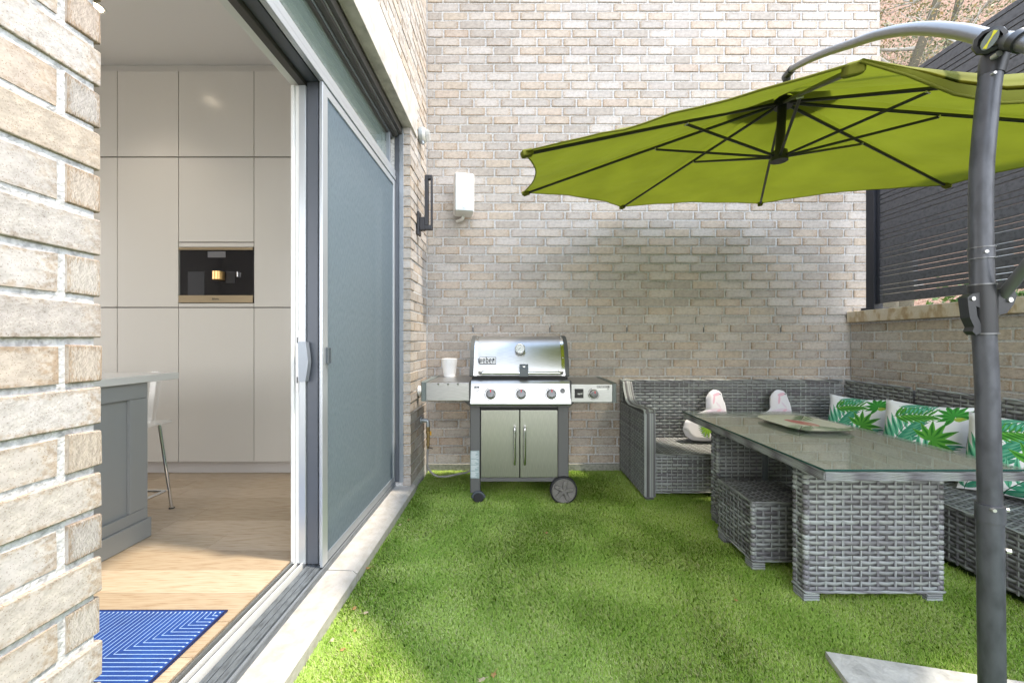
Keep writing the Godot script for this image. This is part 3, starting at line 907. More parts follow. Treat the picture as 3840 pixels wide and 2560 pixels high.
func build_kitchen() -> void:
	# room shell
	var fl := Node3D.new()
	fl.name = "kitchen_floor"
	add_child(fl)
	structure(fl)
	box("subfloor", Vector3(-6.2, 0.02, 2.2), Vector3(-1.052, 0.124, -3.3), M.carcass, fl, 0.001)
	var fr := RandomNumberGenerator.new()
	fr.seed = 5
	for row in 34:
		var d1 := 3.334 - row * 0.1683
		var x := -1.054 - (fr.randf_range(0.2, 1.9) if row > 0 else 0.9)
		var xe := -1.054
		while xe > -6.1:
			box("plank", Vector3(maxf(x, -6.2), 0.1245, -d1), Vector3(xe - 0.0012, 0.140, -(d1 - 0.1671)), M["oak_%d" % (fr.randi() % 4)], fl, 0.0012)
			xe = x
			x -= fr.randf_range(1.1, 2.1)
	structure(box("kitchen_ceiling", Vector3(-6.3, 3.37, 2.3), Vector3(-1.042, 3.55, -3.9), M.ceiling_paint))
	# unseen end wall, its wide opening added to let in fill light
	structure(box("kitchen_wall", Vector3(-6.4, 0.0, 2.4), Vector3(-6.2, 0.16, -3.9), M.wall_paint))
	structure(box("kitchen_wall", Vector3(-6.4, 3.1, 2.4), Vector3(-6.2, 3.369, -3.9), M.wall_paint))
	structure(box("kitchen_wall", Vector3(-6.4, 0.161, 2.4), Vector3(-6.2, 3.099, -0.3), M.wall_paint))
	structure(box("kitchen_wall", Vector3(-6.4, 0.161, -2.7), Vector3(-6.2, 3.099, -3.9), M.wall_paint))
	# wall behind the camera, with an unseen opening invented to brighten the room
	structure(box("kitchen_wall", Vector3(-6.2, 0.0, 2.2), Vector3(-1.05, 0.16, 2.4), M.wall_paint))
	structure(box("kitchen_wall", Vector3(-6.2, 3.0, 2.2), Vector3(-1.05, 3.369, 2.4), M.wall_paint))
	structure(box("kitchen_wall", Vector3(-6.2, 0.161, 2.2), Vector3(-4.6, 2.999, 2.4), M.wall_paint))
	structure(box("kitchen_wall", Vector3(-1.3, 0.161, 2.2), Vector3(-1.05, 2.999, 2.4), M.wall_paint))
	structure(box("kitchen_wall", Vector3(-6.2, 0.0, -3.68), Vector3(-1.05, 3.369, -3.9), M.wall_paint))
	structure(box("kitchen_wall", Vector3(-1.075, 0.125, -3.14), Vector3(-1.043, 3.369, -3.68), M.wall_paint))
	structure(box("kitchen_wall", Vector3(-1.075, 2.83, 1.6), Vector3(-1.043, 3.369, -3.139), M.wall_paint))
	structure(box("kitchen_wall", Vector3(-1.075, 0.125, 2.2), Vector3(-1.043, 2.829, -0.70), M.wall_paint))
	# tall cabinets
	var cb := thing("tall_cabinet", "wall of tall glossy greige cabinet doors facing the oak floor", "cabinet")
	box("carcass", Vector3(-5.3, 0.24, -3.135), Vector3(-1.08, 3.30, -3.67), M.carcass, cb, 0.002)
	box("toe_kick", Vector3(-5.3, 0.1405, -3.165), Vector3(-1.08, 0.238, -3.6), M.plinth_white, cb, 0.002)
	box("filler", Vector3(-5.3, 3.302, -3.15), Vector3(-1.08, 3.368, -3.6), M.lacquer, cb, 0.002)
	var xs := [-4.75, -4.16, -3.565, -3.087, -2.608, -2.018, -1.43, -1.085]
	var g := 0.0022
	for k in xs.size() - 1:
		var x0: float = xs[k] + g
		var x1: float = xs[k + 1] - g
		var rows := [[0.242, 1.446], [1.451, 2.620], [2.627, 3.297]]
		if k == 4: rows = [[0.242, 1.446], [1.451, 1.482], [1.920, 1.955], [1.960, 2.620], [2.627, 3.297]]
		for r in rows:
			box("door_panel", Vector3(x0, r[0] + g * 0.5, -3.11), Vector3(x1, r[1] - g * 0.5, -3.132), M.lacquer, cb, 0.0012)
	# built-in coffee machine in the middle column
	var cm := thing("coffee_machine", "built-in black glass coffee machine with bronze trim between cabinet doors", "coffee machine")
	box("body", Vector3(-2.604, 1.486, -3.118), Vector3(-2.022, 1.917, -3.1345), M.black_glass, cm, 0.002)
	box("top_trim", Vector3(-2.604, 1.897, -3.104), Vector3(-2.024, 1.916, -3.1175), M.bronze_trim, cm, 0.001)
	box("bottom_trim", Vector3(-2.604, 1.486, -3.104), Vector3(-2.024, 1.543, -3.1175), M.bronze_trim, cm, 0.001)
	box("niche_shade", Vector3(-2.54, 1.5435, -3.1165), Vector3(-2.41, 1.73, -3.1178), M.latch_and_hole_shade, cm, 0.0003)  # flat black plates on the front, painted shade in place of real recesses
	box("niche_shade", Vector3(-2.245, 1.64, -3.1165), Vector3(-2.17, 1.73, -3.1178), M.latch_and_hole_shade, cm, 0.0003)
	box("display", Vector3(-2.385, 1.84, -3.1165), Vector3(-2.245, 1.888, -3.1178), M.knob_face, cm, 0.0003)
	var sp := MB.new()
	sp.xf = Transform3D(Basis.IDENTITY, Vector3(-2.285, 1.66, -3.098))
	sp.lathe([Vector2(0, 0), Vector2(0.036, 0), Vector2(0.041, 0.004), Vector2(0.041, 0.066), Vector2(0, 0.07)], 20)
	obj("spout", sp, M.brass, cm)
	box("steam_wand", Vector3(-2.152, 1.685, -3.100), Vector3(-2.138, 1.728, -3.1164), M.chrome, cm, 0.003)
	text("lettering", "Miele", 0.016, M.print_black, cm, Transform3D(Basis.IDENTITY, Vector3(-2.314, 1.514, -3.1035)))
	# island
	var isl := thing("kitchen_island", "grey panelled kitchen island with a white stone top", "island")
	box("base", Vector3(-3.2, 0.1405, -0.7), Vector3(-1.968, 0.966, -2.12), M.island_grey, isl, 0.002)
	box("plinth", Vector3(-3.2, 0.141, -0.68), Vector3(-1.938, 0.243, -2.140), M.island_grey, isl, 0.003)
	box("panel_rail", Vector3(-1.9675, 0.885, -0.7), Vector3(-1.95, 0.966, -2.13), M.island_grey, isl, 0.002)
	box("panel_rail", Vector3(-1.9675, 0.244, -0.7), Vector3(-1.95, 0.30, -2.13), M.island_grey, isl, 0.002)
	box("panel_stile", Vector3(-1.9675, 0.301, -2.03), Vector3(-1.95, 0.884, -2.13), M.island_grey, isl, 0.002)
	box("panel_stile", Vector3(-1.9675, 0.301, -0.7), Vector3(-1.95, 0.884, -0.8), M.island_grey, isl, 0.002)
	box("countertop", Vector3(-3.25, 0.967, -0.65), Vector3(-1.93, 1.005, -2.306), M.quartz, isl, 0.003)
	at_base(isl)
	# stool
	var st := thing("bar_stool", "clear acrylic bar stool on chrome legs tucked beside the kitchen island", "stool")
	for s in [[-2.13, -2.49], [-2.13, -2.13], [-2.55, -2.49], [-2.55, -2.13]]:
		var top := Vector3(lerpf(s[0], -2.34, 0.22), 0.675, lerpf(s[1], -2.31, 0.2))
		var b := MB.new()
		b.tube([Vector3(s[0], 0.1445, s[1]), top], 0.012, 4)
		obj("leg", b, M.chrome, st)
		pipe("glide", [Vector3(s[0], 0.1405, s[1]), Vector3(s[0], 0.1443, s[1])], 0.016, M.rubber_black, st, 8)
	for e in [[[-2.155, -2.47], [-2.155, -2.15]], [[-2.155, -2.47], [-2.525, -2.47]], [[-2.525, -2.47], [-2.525, -2.15]]]:
		pipe("footrest", [Vector3(e[0][0], 0.255, e[0][1]), Vector3(e[1][0], 0.255, e[1][1])], 0.010, M.chrome, st, 4)
	box("seat", Vector3(-2.55, 0.676, -2.13), Vector3(-2.13, 0.694, -2.50), M.acrylic, st, 0.006)
	var back := MB.new()
	var prev: Array = []
	for k in 13:
		var a := -1.35 + 2.7 * k / 12.0
		var p := Vector3(-2.34 + 0.205 * cos(a) * 1.02, 0.696, -2.315 + 0.185 * sin(a))
		var q := p + Vector3(0.035 * cos(a), 0.30, 0.03 * sin(a))
		if prev.size(): back.quad(prev[0], p, q, prev[1])
		prev = [p, q]
	obj("backrest", back, M.acrylic, st)
	at_base(st)
	# rug
	var rg := thing("woven_rug", "blue flat-woven rug with white mitred lines on the oak floor", "rug")
	var rm := MB.new()
	rm.rbox(Vector3(-2.12, 0.1408, -1.54), Vector3(-1.098, 0.1478, -0.52), 0.002)
	for k in rm.v.size(): rm.u[k] = Vector2((-1.098 - rm.v[k].x) / 1.022, (rm.v[k].z + 1.54) / 1.02)
	obj("weave", rm, M.rug_weave, rg)
	at_base(rg)
	# recessed ceiling lights, lit
	for p in [[-2.73, 2.60], [-3.83, 1.13], [-4.99, 1.16], [-4.76, -0.16], [-4.34, -0.16]]:
		var cl := thing("ceiling_light", "small lit recessed downlight in the kitchen ceiling", "ceiling light", "recessed kitchen downlights")
		var b := MB.new()
		b.lathe([Vector2(0.042, -0.001), Vector2(0.058, -0.004), Vector2(0.060, -0.0005)], 24)
		obj("trim", b, M.frame_white, cl)
		var e := MB.new()
		e.lathe([Vector2(0, -0.003), Vector2(0.042, -0.003)], 20)
		obj("lamp_lens", e, M.lamp_glow, cl)
		cl.position = Vector3(p[0], 3.3695, -p[1])
		var l := SpotLight3D.new()
		l.name = "lamp"
		l.light_color = Color(1.0, 0.95, 0.89)
		l.light_energy = LAMP
		l.light_size = 0.04
		l.spot_angle = 48
		l.spot_range = 12
		l.spot_attenuation = 2.0
		l.shadow_enabled = true
		l.rotation_degrees = Vector3(-90, 0, 0)
		l.position = Vector3(0, -0.012, 0)
		cl.add_child(l)

# ---------- grill ----------
func gx(zx: float, d := 2.93) -> float:
	return (-0.824 + zx * 0.001001) * d / 2.93
func gy(zy: float, d := 2.93) -> float:
	return H - (H - (1.438 - zy * 0.001001)) * d / 2.93
func gp(zx: float, zy: float, d := 2.93) -> Vector3:
	return Vector3(gx(zx, d), gy(zy, d), -d)
func knob(g: Node3D, c: Vector3, tilt: float, r: float) -> void:
	var b := MB.new()
	var basis := Basis(Vector3(1, 0, 0), PI / 2 - tilt)
	b.lathe([Vector2(r * 1.25, 0), Vector2(r * 1.25, 0.004), Vector2(r * 1.06, 0.010), Vector2(r * 1.0, 0.036), Vector2(r * 0.94, 0.042), Vector2(r * 0.90, 0.043)], 28, false)
	var k := obj("knob", b, M.steel_polished, g)
	k.transform = Transform3D(basis, c)
	var f := MB.new()
	f.lathe([Vector2(r * 0.90, 0.0425), Vector2(r * 0.86, 0.0445), Vector2(0, 0.0455)], 24)
	obj("knob_face", f, M.knob_face, k)
	box("pointer", Vector3(-r * 0.13, 0.0425, -r * 0.98), Vector3(r * 0.13, 0.048, -r * 0.30), M.red_mark, k, 0.001)
	# printed heat arc round the knob
	for a in range(0, 24):
		if a % 6 == 5: continue
		var th := deg_to_rad(15.0 + a * 10.5)
		var p := Vector3(cos(th) * r * 1.52, 0.0006, sin(th) * r * 1.52)
		var mk := MB.new()
		mk.xf = Transform3D(Basis(Vector3.UP, -th + PI / 2), p)
		var wd := 0.0010 + 0.00005 * a
		mk.rbox(Vector3(-0.0036, 0, -wd), Vector3(0.0036, 0.0006, wd), 0.0002)
		obj("dial_mark", mk, M.print_black, k)

func build_grill() -> void:
	var g := thing("gas_grill", "stainless steel gas grill with two cabinet doors, closed lid and folding side tables", "grill")
	var zf := -2.93
	# cart
	box("front_post", Vector3(gx(515), 0.068, zf + 0.006), Vector3(gx(590), 0.72, zf - 0.055), M.cart_paint, g, 0.006)
	box("front_post", Vector3(gx(1160), 0.15, zf + 0.006), Vector3(gx(1240), 0.72, zf - 0.055), M.cart_paint, g, 0.006)
	box("rear_post", Vector3(gx(515), 0.068, -3.46), Vector3(gx(590), 0.72, -3.52), M.cart_paint, g, 0.006)
	box("rear_post", Vector3(gx(1160), 0.15, -3.46), Vector3(gx(1240), 0.72, -3.52), M.cart_paint, g, 0.006)
	box("side_panel", Vector3(gx(519), 0.16, zf - 0.056), Vector3(gx(530), 0.70, -3.459), M.cart_paint, g, 0.003)
	box("side_panel", Vector3(gx(1225), 0.16, zf - 0.056), Vector3(gx(1236), 0.70, -3.459), M.cart_paint, g, 0.003)
	box("back_panel", Vector3(gx(531), 0.16, -3.45), Vector3(gx(1224), 0.70, -3.46), M.cart_paint, g, 0.002)
	box("floor_panel", Vector3(gx(531), 0.154, zf - 0.03), Vector3(gx(1224), 0.17, -3.449), M.cart_paint, g, 0.002)
	box("bottom_rail", Vector3(gx(590) + 0.0005, 0.152, zf + 0.003), Vector3(gx(1160) - 0.0005, 0.182, zf - 0.029), M.cart_paint, g, 0.003)
	box("top_rail", Vector3(gx(590) + 0.0005, 0.684, zf + 0.002), Vector3(gx(1160) - 0.0005, 0.72, zf - 0.03), M.firebox, g, 0.003)
	for s in [[595, 878, 843], [883, 1158, 917]]:
		var dr := box("cabinet_door", Vector3(gx(s[0]), 0.1865, zf + 0.014), Vector3(gx(s[1]), 0.681, zf - 0.005), M.steel_door, g, 0.003)
		var hx := gx(s[2])
		pipe("door_handle", curve([Vector3(hx, 0.555, zf + 0.013), Vector3(hx, 0.558, zf + 0.040), Vector3(hx, 0.540, zf + 0.050), Vector3(hx, 0.425, zf + 0.051), Vector3(hx, 0.31, zf + 0.050), Vector3(hx, 0.292, zf + 0.040), Vector3(hx, 0.295, zf + 0.013)], 5), 0.0088, M.steel_polished, dr, 14)
	# warning label on the left post
	var lb := box("warning_label", Vector3(gx(518), gy(1258), zf + 0.0068), Vector3(gx(583), gy(1055), zf + 0.0075), M.sticker, g, 0.0002)
	var lr := RandomNumberGenerator.new()
	lr.seed = 3
	for k in 26:
		if k in [7, 13, 19]: continue
		var y := gy(1064 + k * 7.3)
		box("print_line", Vector3(gx(523), y - 0.0013, zf + 0.0076), Vector3(gx(548 + lr.randf() * 31), y + 0.0013, zf + 0.0079), M.print_white, lb, 0.0001)
	# control panel: slanted steel face
	var cp := MB.new()
	var x0 := gx(520, 2.88)
	var x1 := gx(1252, 2.88)
	var prof := [Vector2(-2.925, 0.905), Vector2(-2.890, 0.900), Vector2(-2.880, 0.893), Vector2(-2.872, 0.880), Vector2(-2.836, 0.738), Vector2(-2.839, 0.729), Vector2(-2.85, 0.724), Vector2(-2.93, 0.722)]
	for k in prof.size() - 1:
		var a: Vector2 = prof[k]
		var b: Vector2 = prof[k + 1]
		cp.quad(Vector3(x0, a.y, a.x), Vector3(x0, b.y, b.x), Vector3(x1, b.y, b.x), Vector3(x1, a.y, a.x))
	for sgn in 2:
		var poly := PackedVector2Array()
		for p in prof: poly.append(p)
		var idx := Geometry2D.triangulate_polygon(poly)
		var nn := Vector3(1 if sgn else -1, 0, 0)
		var k0 := cp.v.size()
		for p in prof: cp.vert(Vector3(x1 if sgn else x0, p.y, p.x), nn)
		for t in range(0, idx.size(), 3): cp.tri(k0 + idx[t], k0 + idx[t + 1], k0 + idx[t + 2], nn)
	obj("control_panel", cp, M.steel_brushed, g)
	for zx in [514, 1248]:
		box("panel_end", Vector3(gx(zx, 2.88), 0.722, -2.842), Vector3(gx(zx + 8, 2.88), 0.902, -2.95), M.cast_dark, g, 0.004)
	box("panel_underside", Vector3(gx(520, 2.88), 0.7125, -2.86), Vector3(gx(1252, 2.88), 0.7215, -2.95), M.cart_paint, g, 0.002)
	var slope := atan2(0.036, 0.142)
	var up := Vector3(0, 0.142, -0.036).normalized()
	for zx in [668, 890, 1112]:
		knob(g, Vector3(gx(zx, 2.86), 0.805, -2.8525), slope, 0.029)
	var ib := MB.new()
	ib.lathe([Vector2(0.018, 0), Vector2(0.018, 0.003), Vector2(0.012, 0.004), Vector2(0.0105, 0.014), Vector2(0, 0.016)], 20)
	obj("ignition_button", ib, M.knob_face, g).transform = Transform3D(Basis(Vector3(1, 0, 0), PI / 2 - slope), Vector3(gx(1195, 2.86), 0.828, -2.858))
	var tface := Transform3D(Basis(Vector3(1, 0, 0), -slope), Vector3(gx(563, 2.86), 0.843, -2.8605))
	var sh := MB.new()
	sh.prism(PackedVector2Array([Vector2(-0.017, 0.018), Vector2(0.017, 0.018), Vector2(0.017, -0.006), Vector2(0, -0.02), Vector2(-0.017, -0.006)]), -0.001, 0.0008)
	var she := obj("emblem", sh, M.print_black, g)
	she.transform = tface
	var sh2 := MB.new()
	sh2.prism(PackedVector2Array([Vector2(-0.015, 0.004), Vector2(0.015, 0.004), Vector2(0.015, -0.005), Vector2(0, -0.0175), Vector2(-0.015, -0.005)]), 0.0009, 0.0012)
	obj("emblem_field", sh2, M.badge_silver, she)
	text("lettering", "10", 0.007, M.badge_silver, she, Transform3D(Basis.IDENTITY, Vector3(0, 0.011, 0.001)), true)
	text("lettering", "USA", 0.007, M.print_black, she, Transform3D(Basis.IDENTITY, Vector3(0, -0.003, 0.0014)), true)
	# firebox
	box("firebox", Vector3(gx(530, 2.96), 0.71, -2.952), Vector3(gx(1232, 2.96), 0.925, -3.44), M.firebox, g, 0.006)
	# lid: side profile (z, y) swept across, cast ends slightly larger
	var lid := Node3D.new()
	lid.name = "lid"
	g.add_child(lid, true)
	var lp := []
	for p in [[-2.935, 0.930], [-2.938, 0.955], [-2.950, 1.00], [-2.972, 1.06], [-3.000, 1.115], [-3.03, 1.155], [-3.065, 1.188], [-3.105, 1.21], [-3.16, 1.222], [-3.25, 1.224], [-3.36, 1.21], [-3.43, 1.17], [-3.46, 1.08], [-3.47, 0.930]]:
		lp.append(Vector2(p[0], p[1]))
	var lx0 := gx(540, 2.95)
	var lx1 := gx(1214, 2.95)
	var lm := MB.new()
	var pr := []
	for k in lp.size():
		var d: Vector2 = (lp[mini(k + 1, lp.size() - 1)] - lp[maxi(k - 1, 0)]).normalized()
		var nn := Vector3(0, -d.x, d.y)
		var q := [lm.vert(Vector3(lx0, lp[k].y, lp[k].x), nn), lm.vert(Vector3(lx1, lp[k].y, lp[k].x), nn)]
		if pr.size():
			lm.tri(pr[0], pr[1], q[1], nn); lm.tri(pr[0], q[1], q[0], nn)
		pr = q
	obj("lid_shell", lm, M.steel_brushed, lid)
	for e in [[gx(512, 2.95), lx0 + 0.002], [lx1 - 0.002, gx(1242, 2.95)]]:
		var poly := PackedVector2Array()
		for p in lp: poly.append(Vector2(-p.x * 1.0, p.y))
		var grown := Geometry2D.offset_polygon(poly, 0.006, Geometry2D.JOIN_ROUND)[0]
		var eb := MB.new()
		eb.xf = Transform3D(Basis(Vector3(0, 0, -1), Vector3(0, 1, 0), Vector3(1, 0, 0)), Vector3.ZERO)
		eb.prism(grown, e[0], e[1])
		obj("lid_end", eb, M.cast_dark, lid)
	for e in [[541, 566], [1187, 1213]]:
		var bm := MB.new()
		var pq := []
		for k in lp.size() - 2:
			var d: Vector2 = (lp[k + 1] - lp[maxi(k - 1, 0)]).normalized()
			var nn := Vector3(0, -d.x, d.y)
			var q := [bm.vert(Vector3(gx(e[0], 2.95), lp[k].y, lp[k].x) + nn * 0.003, nn), bm.vert(Vector3(gx(e[1], 2.95), lp[k].y, lp[k].x) + nn * 0.003, nn)]
			if pq.size():
				bm.tri(pq[0], pq[1], q[1], nn); bm.tri(pq[0], q[1], q[0], nn)
			pq = q
		var band := obj("lid_band", bm, M.steel_polished, lid)
		for k in [1, 3, 5, 7]:
			var d: Vector2 = (lp[k + 1] - lp[k - 1]).normalized()
			var nn := Vector3(0, -d.x, d.y)
			var c := Vector3(gx((e[0] + e[1]) / 2.0, 2.95), lp[k].y, lp[k].x) + nn * 0.003
			pipe("screw", [c, c + nn * 0.004], [0.006, 0.004], M.steel_satin, band, 8)
	box("lid_rim", Vector3(gx(535, 2.94), 0.9205, -2.930), Vector3(gx(1220, 2.94), 0.9315, -2.96), M.firebox, lid, 0.002)
	var hy := 0.955
	pipe("lid_handle", curve([Vector3(gx(592), hy, -2.937), Vector3(gx(590), hy, -2.895), Vector3(gx(606), hy, -2.872), Vector3(gx(640), hy, -2.868), Vector3(gx(890), hy, -2.868), Vector3(gx(1140), hy, -2.868), Vector3(gx(1170), hy, -2.872), Vector3(gx(1186), hy, -2.895), Vector3(gx(1184), hy, -2.937)], 6), 0.0125, M.steel_polished, lid, 16)
	for zx in [592, 1184]:
		pipe("handle_boss", [Vector3(gx(zx), hy, -2.937), Vector3(gx(zx), hy, -2.929)], 0.022, M.steel_polished, lid, 18)
	# clip-on lamp on the handle
	var hl := MB.new()
	hl.prism(PackedVector2Array([Vector2(0.932, 2.845), Vector2(0.985, 2.848), Vector2(1.012, 2.874), Vector2(1.018, 2.90), Vector2(1.005, 2.915), Vector2(0.965, 2.905), Vector2(0.932, 2.895)]), 0, 0.062)
	var hlo := obj("handle_lamp", hl, M.lamp_grey, lid)
	hlo.transform = Transform3D(Basis(Vector3(0, 1, 0), Vector3(0, 0, -1), Vector3(-1, 0, 0)).orthonormalized(), Vector3(gx(942, 2.87), 0, 0))
	box("lamp_button", Vector3(gx(902, 2.87), 0.990, -2.8605), Vector3(gx(921, 2.87), 1.006, -2.872), M.badge_silver, lid, 0.001)
	# thermometer
	var tb := Basis(Vector3(1, 0, 0), PI / 2 - 0.42)
	var tc := Vector3(gx(882, 2.97), 1.115, -3.003)
	var th := MB.new()
	th.lathe([Vector2(0.026, 0), Vector2(0.036, 0.004), Vector2(0.038, 0.03), Vector2(0.0385, 0.044), Vector2(0.033, 0.046), Vector2(0.030, 0.042)], 32, false)
	var tho := obj("thermometer", th, M.steel_polished, lid)
	tho.transform = Transform3D(tb, tc)
	var dm := MB.new()
	var dc := dm.vert(Vector3(0, 0.042, 0), Vector3.UP, Vector2(0.5, 0.5))
	var dp := -1
	for s in 33:
		var a := TAU * s / 32
		var q := dm.vert(Vector3(cos(a) * 0.031, 0.042, sin(a) * 0.031), Vector3.UP, Vector2(0.5 + 0.5 * cos(a), 0.5 + 0.5 * sin(a)))
		if dp >= 0: dm.tri(dc, dp, q, Vector3.UP)
		dp = q
	obj("dial", dm, M.dial_print, tho)
	var nd := MB.new()
	nd.xf = Transform3D(Basis(Vector3.UP, 0.75), Vector3(0, 0.0425, 0))
	nd.rbox(Vector3(-0.017, 0, -0.0014), Vector3(0.007, 0.001, 0.0014), 0.0003)
	obj("needle", nd, M.print_black, tho)
	# maker's plate
	var py := 1.041
	var pn := atan2(0.022, 0.06)
	var pt0 := Transform3D(Basis(Vector3(1, 0, 0), -pn), Vector3(gx(643.5, 2.94), py, -2.9605))
	var pl := MB.new()
	pl.rbox(Vector3(-0.0610, -0.0275, -0.006), Vector3(0.0610, 0.0275, 0.0015), 0.001)
	var plo := obj("name_plate", pl, M.print_black, lid)
	plo.transform = pt0
	var pl2 := MB.new()
	pl2.rbox(Vector3(-0.0575, -0.024, 0.0016), Vector3(0.0575, 0.024, 0.0024), 0.0006)
	obj("plate_face", pl2, M.print_white, plo)
	text("lettering", "weber", 0.044, M.print_black, plo, Transform3D(Basis.from_scale(Vector3(0.66, 1.0, 1)), Vector3(-0.0125, 0.0015, 0.0028)), true)
	var kt := MB.new()
	kt.xf = Transform3D(Basis.IDENTITY, Vector3(0.043, 0.006, 0.0025))
	var circ := PackedVector2Array()
	for k in 16: circ.append(Vector2(cos(TAU * k / 16) * 0.0085, sin(TAU * k / 16) * 0.0085))
	kt.prism(circ, 0, 0.0008)
	kt.prism(PackedVector2Array([Vector2(-0.002, 0.008), Vector2(0.002, 0.008), Vector2(0.002, 0.012), Vector2(-0.002, 0.012)]), 0, 0.0008)
	for s in [-1, 1]:
		kt.prism(PackedVector2Array([Vector2(s * 0.003, -0.007), Vector2(s * 0.0055, -0.007), Vector2(s * 0.0095, -0.024), Vector2(s * 0.007, -0.024)]), 0, 0.0008)
	kt.prism(PackedVector2Array([Vector2(-0.006, -0.017), Vector2(0.006, -0.017), Vector2(0.0065, -0.0195), Vector2(-0.0065, -0.0195)]), 0, 0.0008)
	obj("plate_emblem", kt, M.print_black, plo)
	# side tables
	for side in 2:
		var xa := gx(192) if side == 0 else gx(1246)
		var xb := gx(512) if side == 0 else gx(1560)
		var y0 := 0.747 if side == 0 else 0.737
		var y1 := y0 + 0.136
		box("side_table", Vector3(xa, y0 + 0.100, -2.931), Vector3(xb, y1, -3.50), M.steel_brushed, g, 0.006)
		box("table_front", Vector3(xa, y0, -2.915), Vector3(xb, y1 - 0.002, -2.9305), M.steel_brushed, g, 0.004)
		var e0 := gx(150) if side == 0 else gx(1560)
		var e1 := gx(192) if side == 0 else gx(1597)
		var ec := MB.new()
		ec.xf = Transform3D(Basis(Vector3(1, 0, 0), -PI / 2), Vector3.ZERO)
		var poly := PackedVector2Array([Vector2(e1, 2.914), Vector2(e1, 3.505), Vector2(e0 + 0.02, 3.505), Vector2(e0, 3.44), Vector2(e0, 2.95), Vector2(e0 + 0.012, 2.914)]) if side == 0 else PackedVector2Array([Vector2(e0, 2.914), Vector2(e0, 3.505), Vector2(e1 - 0.02, 3.505), Vector2(e1, 3.44), Vector2(e1, 2.95), Vector2(e1 - 0.012, 2.914)])
		ec.prism(poly, y0 - 0.002, y1 + 0.002)
		obj("table_end", ec, M.table_cap, g)
		var bk := MB.new()
		var bx0 := gx(515) if side == 0 else gx(1240)
		var sg := -1.0 if side == 0 else 1.0
		bk.prism(PackedVector2Array([Vector2(bx0, y0 - 0.004), Vector2(bx0 + sg * 0.06, y0 - 0.004), Vector2(bx0, y0 - 0.06)]), -3.03, -2.99)
		obj("table_bracket", bk, M.cart_paint, g)
	for zx in [283, 355, 427]:
		var c := gp(zx, 573, 2.915)
		var hk := MB.new()
		hk.tube(curve([c, c + Vector3(0, 0.001, 0.010), c + Vector3(0, 0.006, 0.018), c + Vector3(0, 0.012, 0.019)], 3), [0.0045, 0.0045, 0.0045, 0.0045, 0.005, 0.005, 0.0065, 0.007, 0.007, 0.006], 8)
		obj("tool_hook", hk, M.steel_polished, g)
	# side burner knob, thermometer hub window and model badge on the right table
	knob(g, gp(1425, 640, 2.914), 0.0, 0.027)
	box("probe_hub", gp(1284, 671, 2.9145), gp(1349, 603, 2.9145) + Vector3(0, 0, 0.003), M.print_black, g, 0.0012)
	text("lettering", "iGrill", 0.011, M.badge_silver, g, Transform3D(Basis.IDENTITY, gp(1324, 640, 2.910)), true)
	box("badge", gp(1450, 596, 2.9145), gp(1543, 580, 2.9145) + Vector3(0, 0, 0.002), M.print_black, g, 0.0004)
	box("badge", gp(1450, 611, 2.9145), gp(1543, 597, 2.9145) + Vector3(0, 0, 0.0015), M.badge_silver, g, 0.0004)
	text("lettering", "GENESIS II", 0.0135, M.badge_silver, g, Transform3D(Basis.from_scale(Vector3(1.15, 1, 1)), gp(1496, 588, 2.9122)), true)
	text("lettering", "LX", 0.011, M.print_black, g, Transform3D(Basis.IDENTITY, gp(1531, 604, 2.9127)), true)
	# wheels: large five-spoke wheel on the right, twin caster on the left
	for zz in [-2.915, -3.50]:
		var wc := Vector3(gx(1204, 2.90), 0.096, zz)
		var w := Node3D.new()
		w.name = "wheel"
		g.add_child(w, true)
		w.transform = Transform3D(Basis(Vector3(1, 0, 0), PI / 2), wc)
		var ty := MB.new()
		ty.lathe([Vector2(0.088, -0.024), Vector2(0.096, -0.022), Vector2(0.1005, -0.014), Vector2(0.1005, 0.010), Vector2(0.097, 0.018), Vector2(0.087, 0.021)], 40, false)
		obj("tyre", ty, M.rubber_black, w)
		var rm := MB.new()
		rm.lathe([Vector2(0.088, 0.021), Vector2(0.085, 0.024), Vector2(0.082, 0.018), Vector2(0.03, 0.010), Vector2(0, 0.010)], 40)
		obj("rim", rm, M.hub_plastic, w)
		for k in 5:
			var a := deg_to_rad(-80.0 + 72.0 * k)
			var sp := MB.new()
			sp.xf = Transform3D(Basis(Vector3.UP, -a), Vector3(0, 0.010, 0))
			sp.rbox(Vector3(0.010, 0, -0.0155), Vector3(0.074, 0.016, 0.0155), 0.006)
			sp.rbox(Vector3(0.0, 0.010, -0.009), Vector3(0.042, 0.024, 0.009), 0.004)
			obj("spoke", sp, M.hub_plastic, w)
		pipe("axle", [Vector3(0, -0.09, 0), Vector3(0, 0.012, 0)], 0.012, M.cart_paint, w, 10)
	for zz in [-2.935, -3.47]:
		var c := Vector3(gx(577, 2.93), 0.040, zz)
		var cs := Node3D.new()
		cs.name = "caster"
		g.add_child(cs, true)
		for s in [-0.016, 0.016]:
			var b := MB.new()
			b.xf = Transform3D(Basis(Vector3(1, 0, 0), PI / 2), c + Vector3(0, 0, s))
			b.lathe([Vector2(0.028, -0.010), Vector2(0.038, -0.009), Vector2(0.040, -0.004), Vector2(0.040, 0.004), Vector2(0.038, 0.009), Vector2(0.028, 0.010), Vector2(0, 0.011)], 24)
			obj("wheel", b, M.rubber_black, cs)
		var hd := MB.new()
		var arc := []
		for k in 9: arc.append(c + Vector3(cos(PI * k / 8) * 0.043, sin(PI * k / 8) * 0.040, 0.018))
		hd.tube(arc, 0.010, 8)
		hd.tube([c + Vector3(0, 0.036, 0), c + Vector3(0, 0.075, 0)], 0.010, 8)
		hd.rbox(c + Vector3(0.030, 0.004, -0.01), c + Vector3(0.052, 0.012, 0.014), 0.003)
		obj("hood", hd, M.caster_plastic, cs)
	at_base(g)
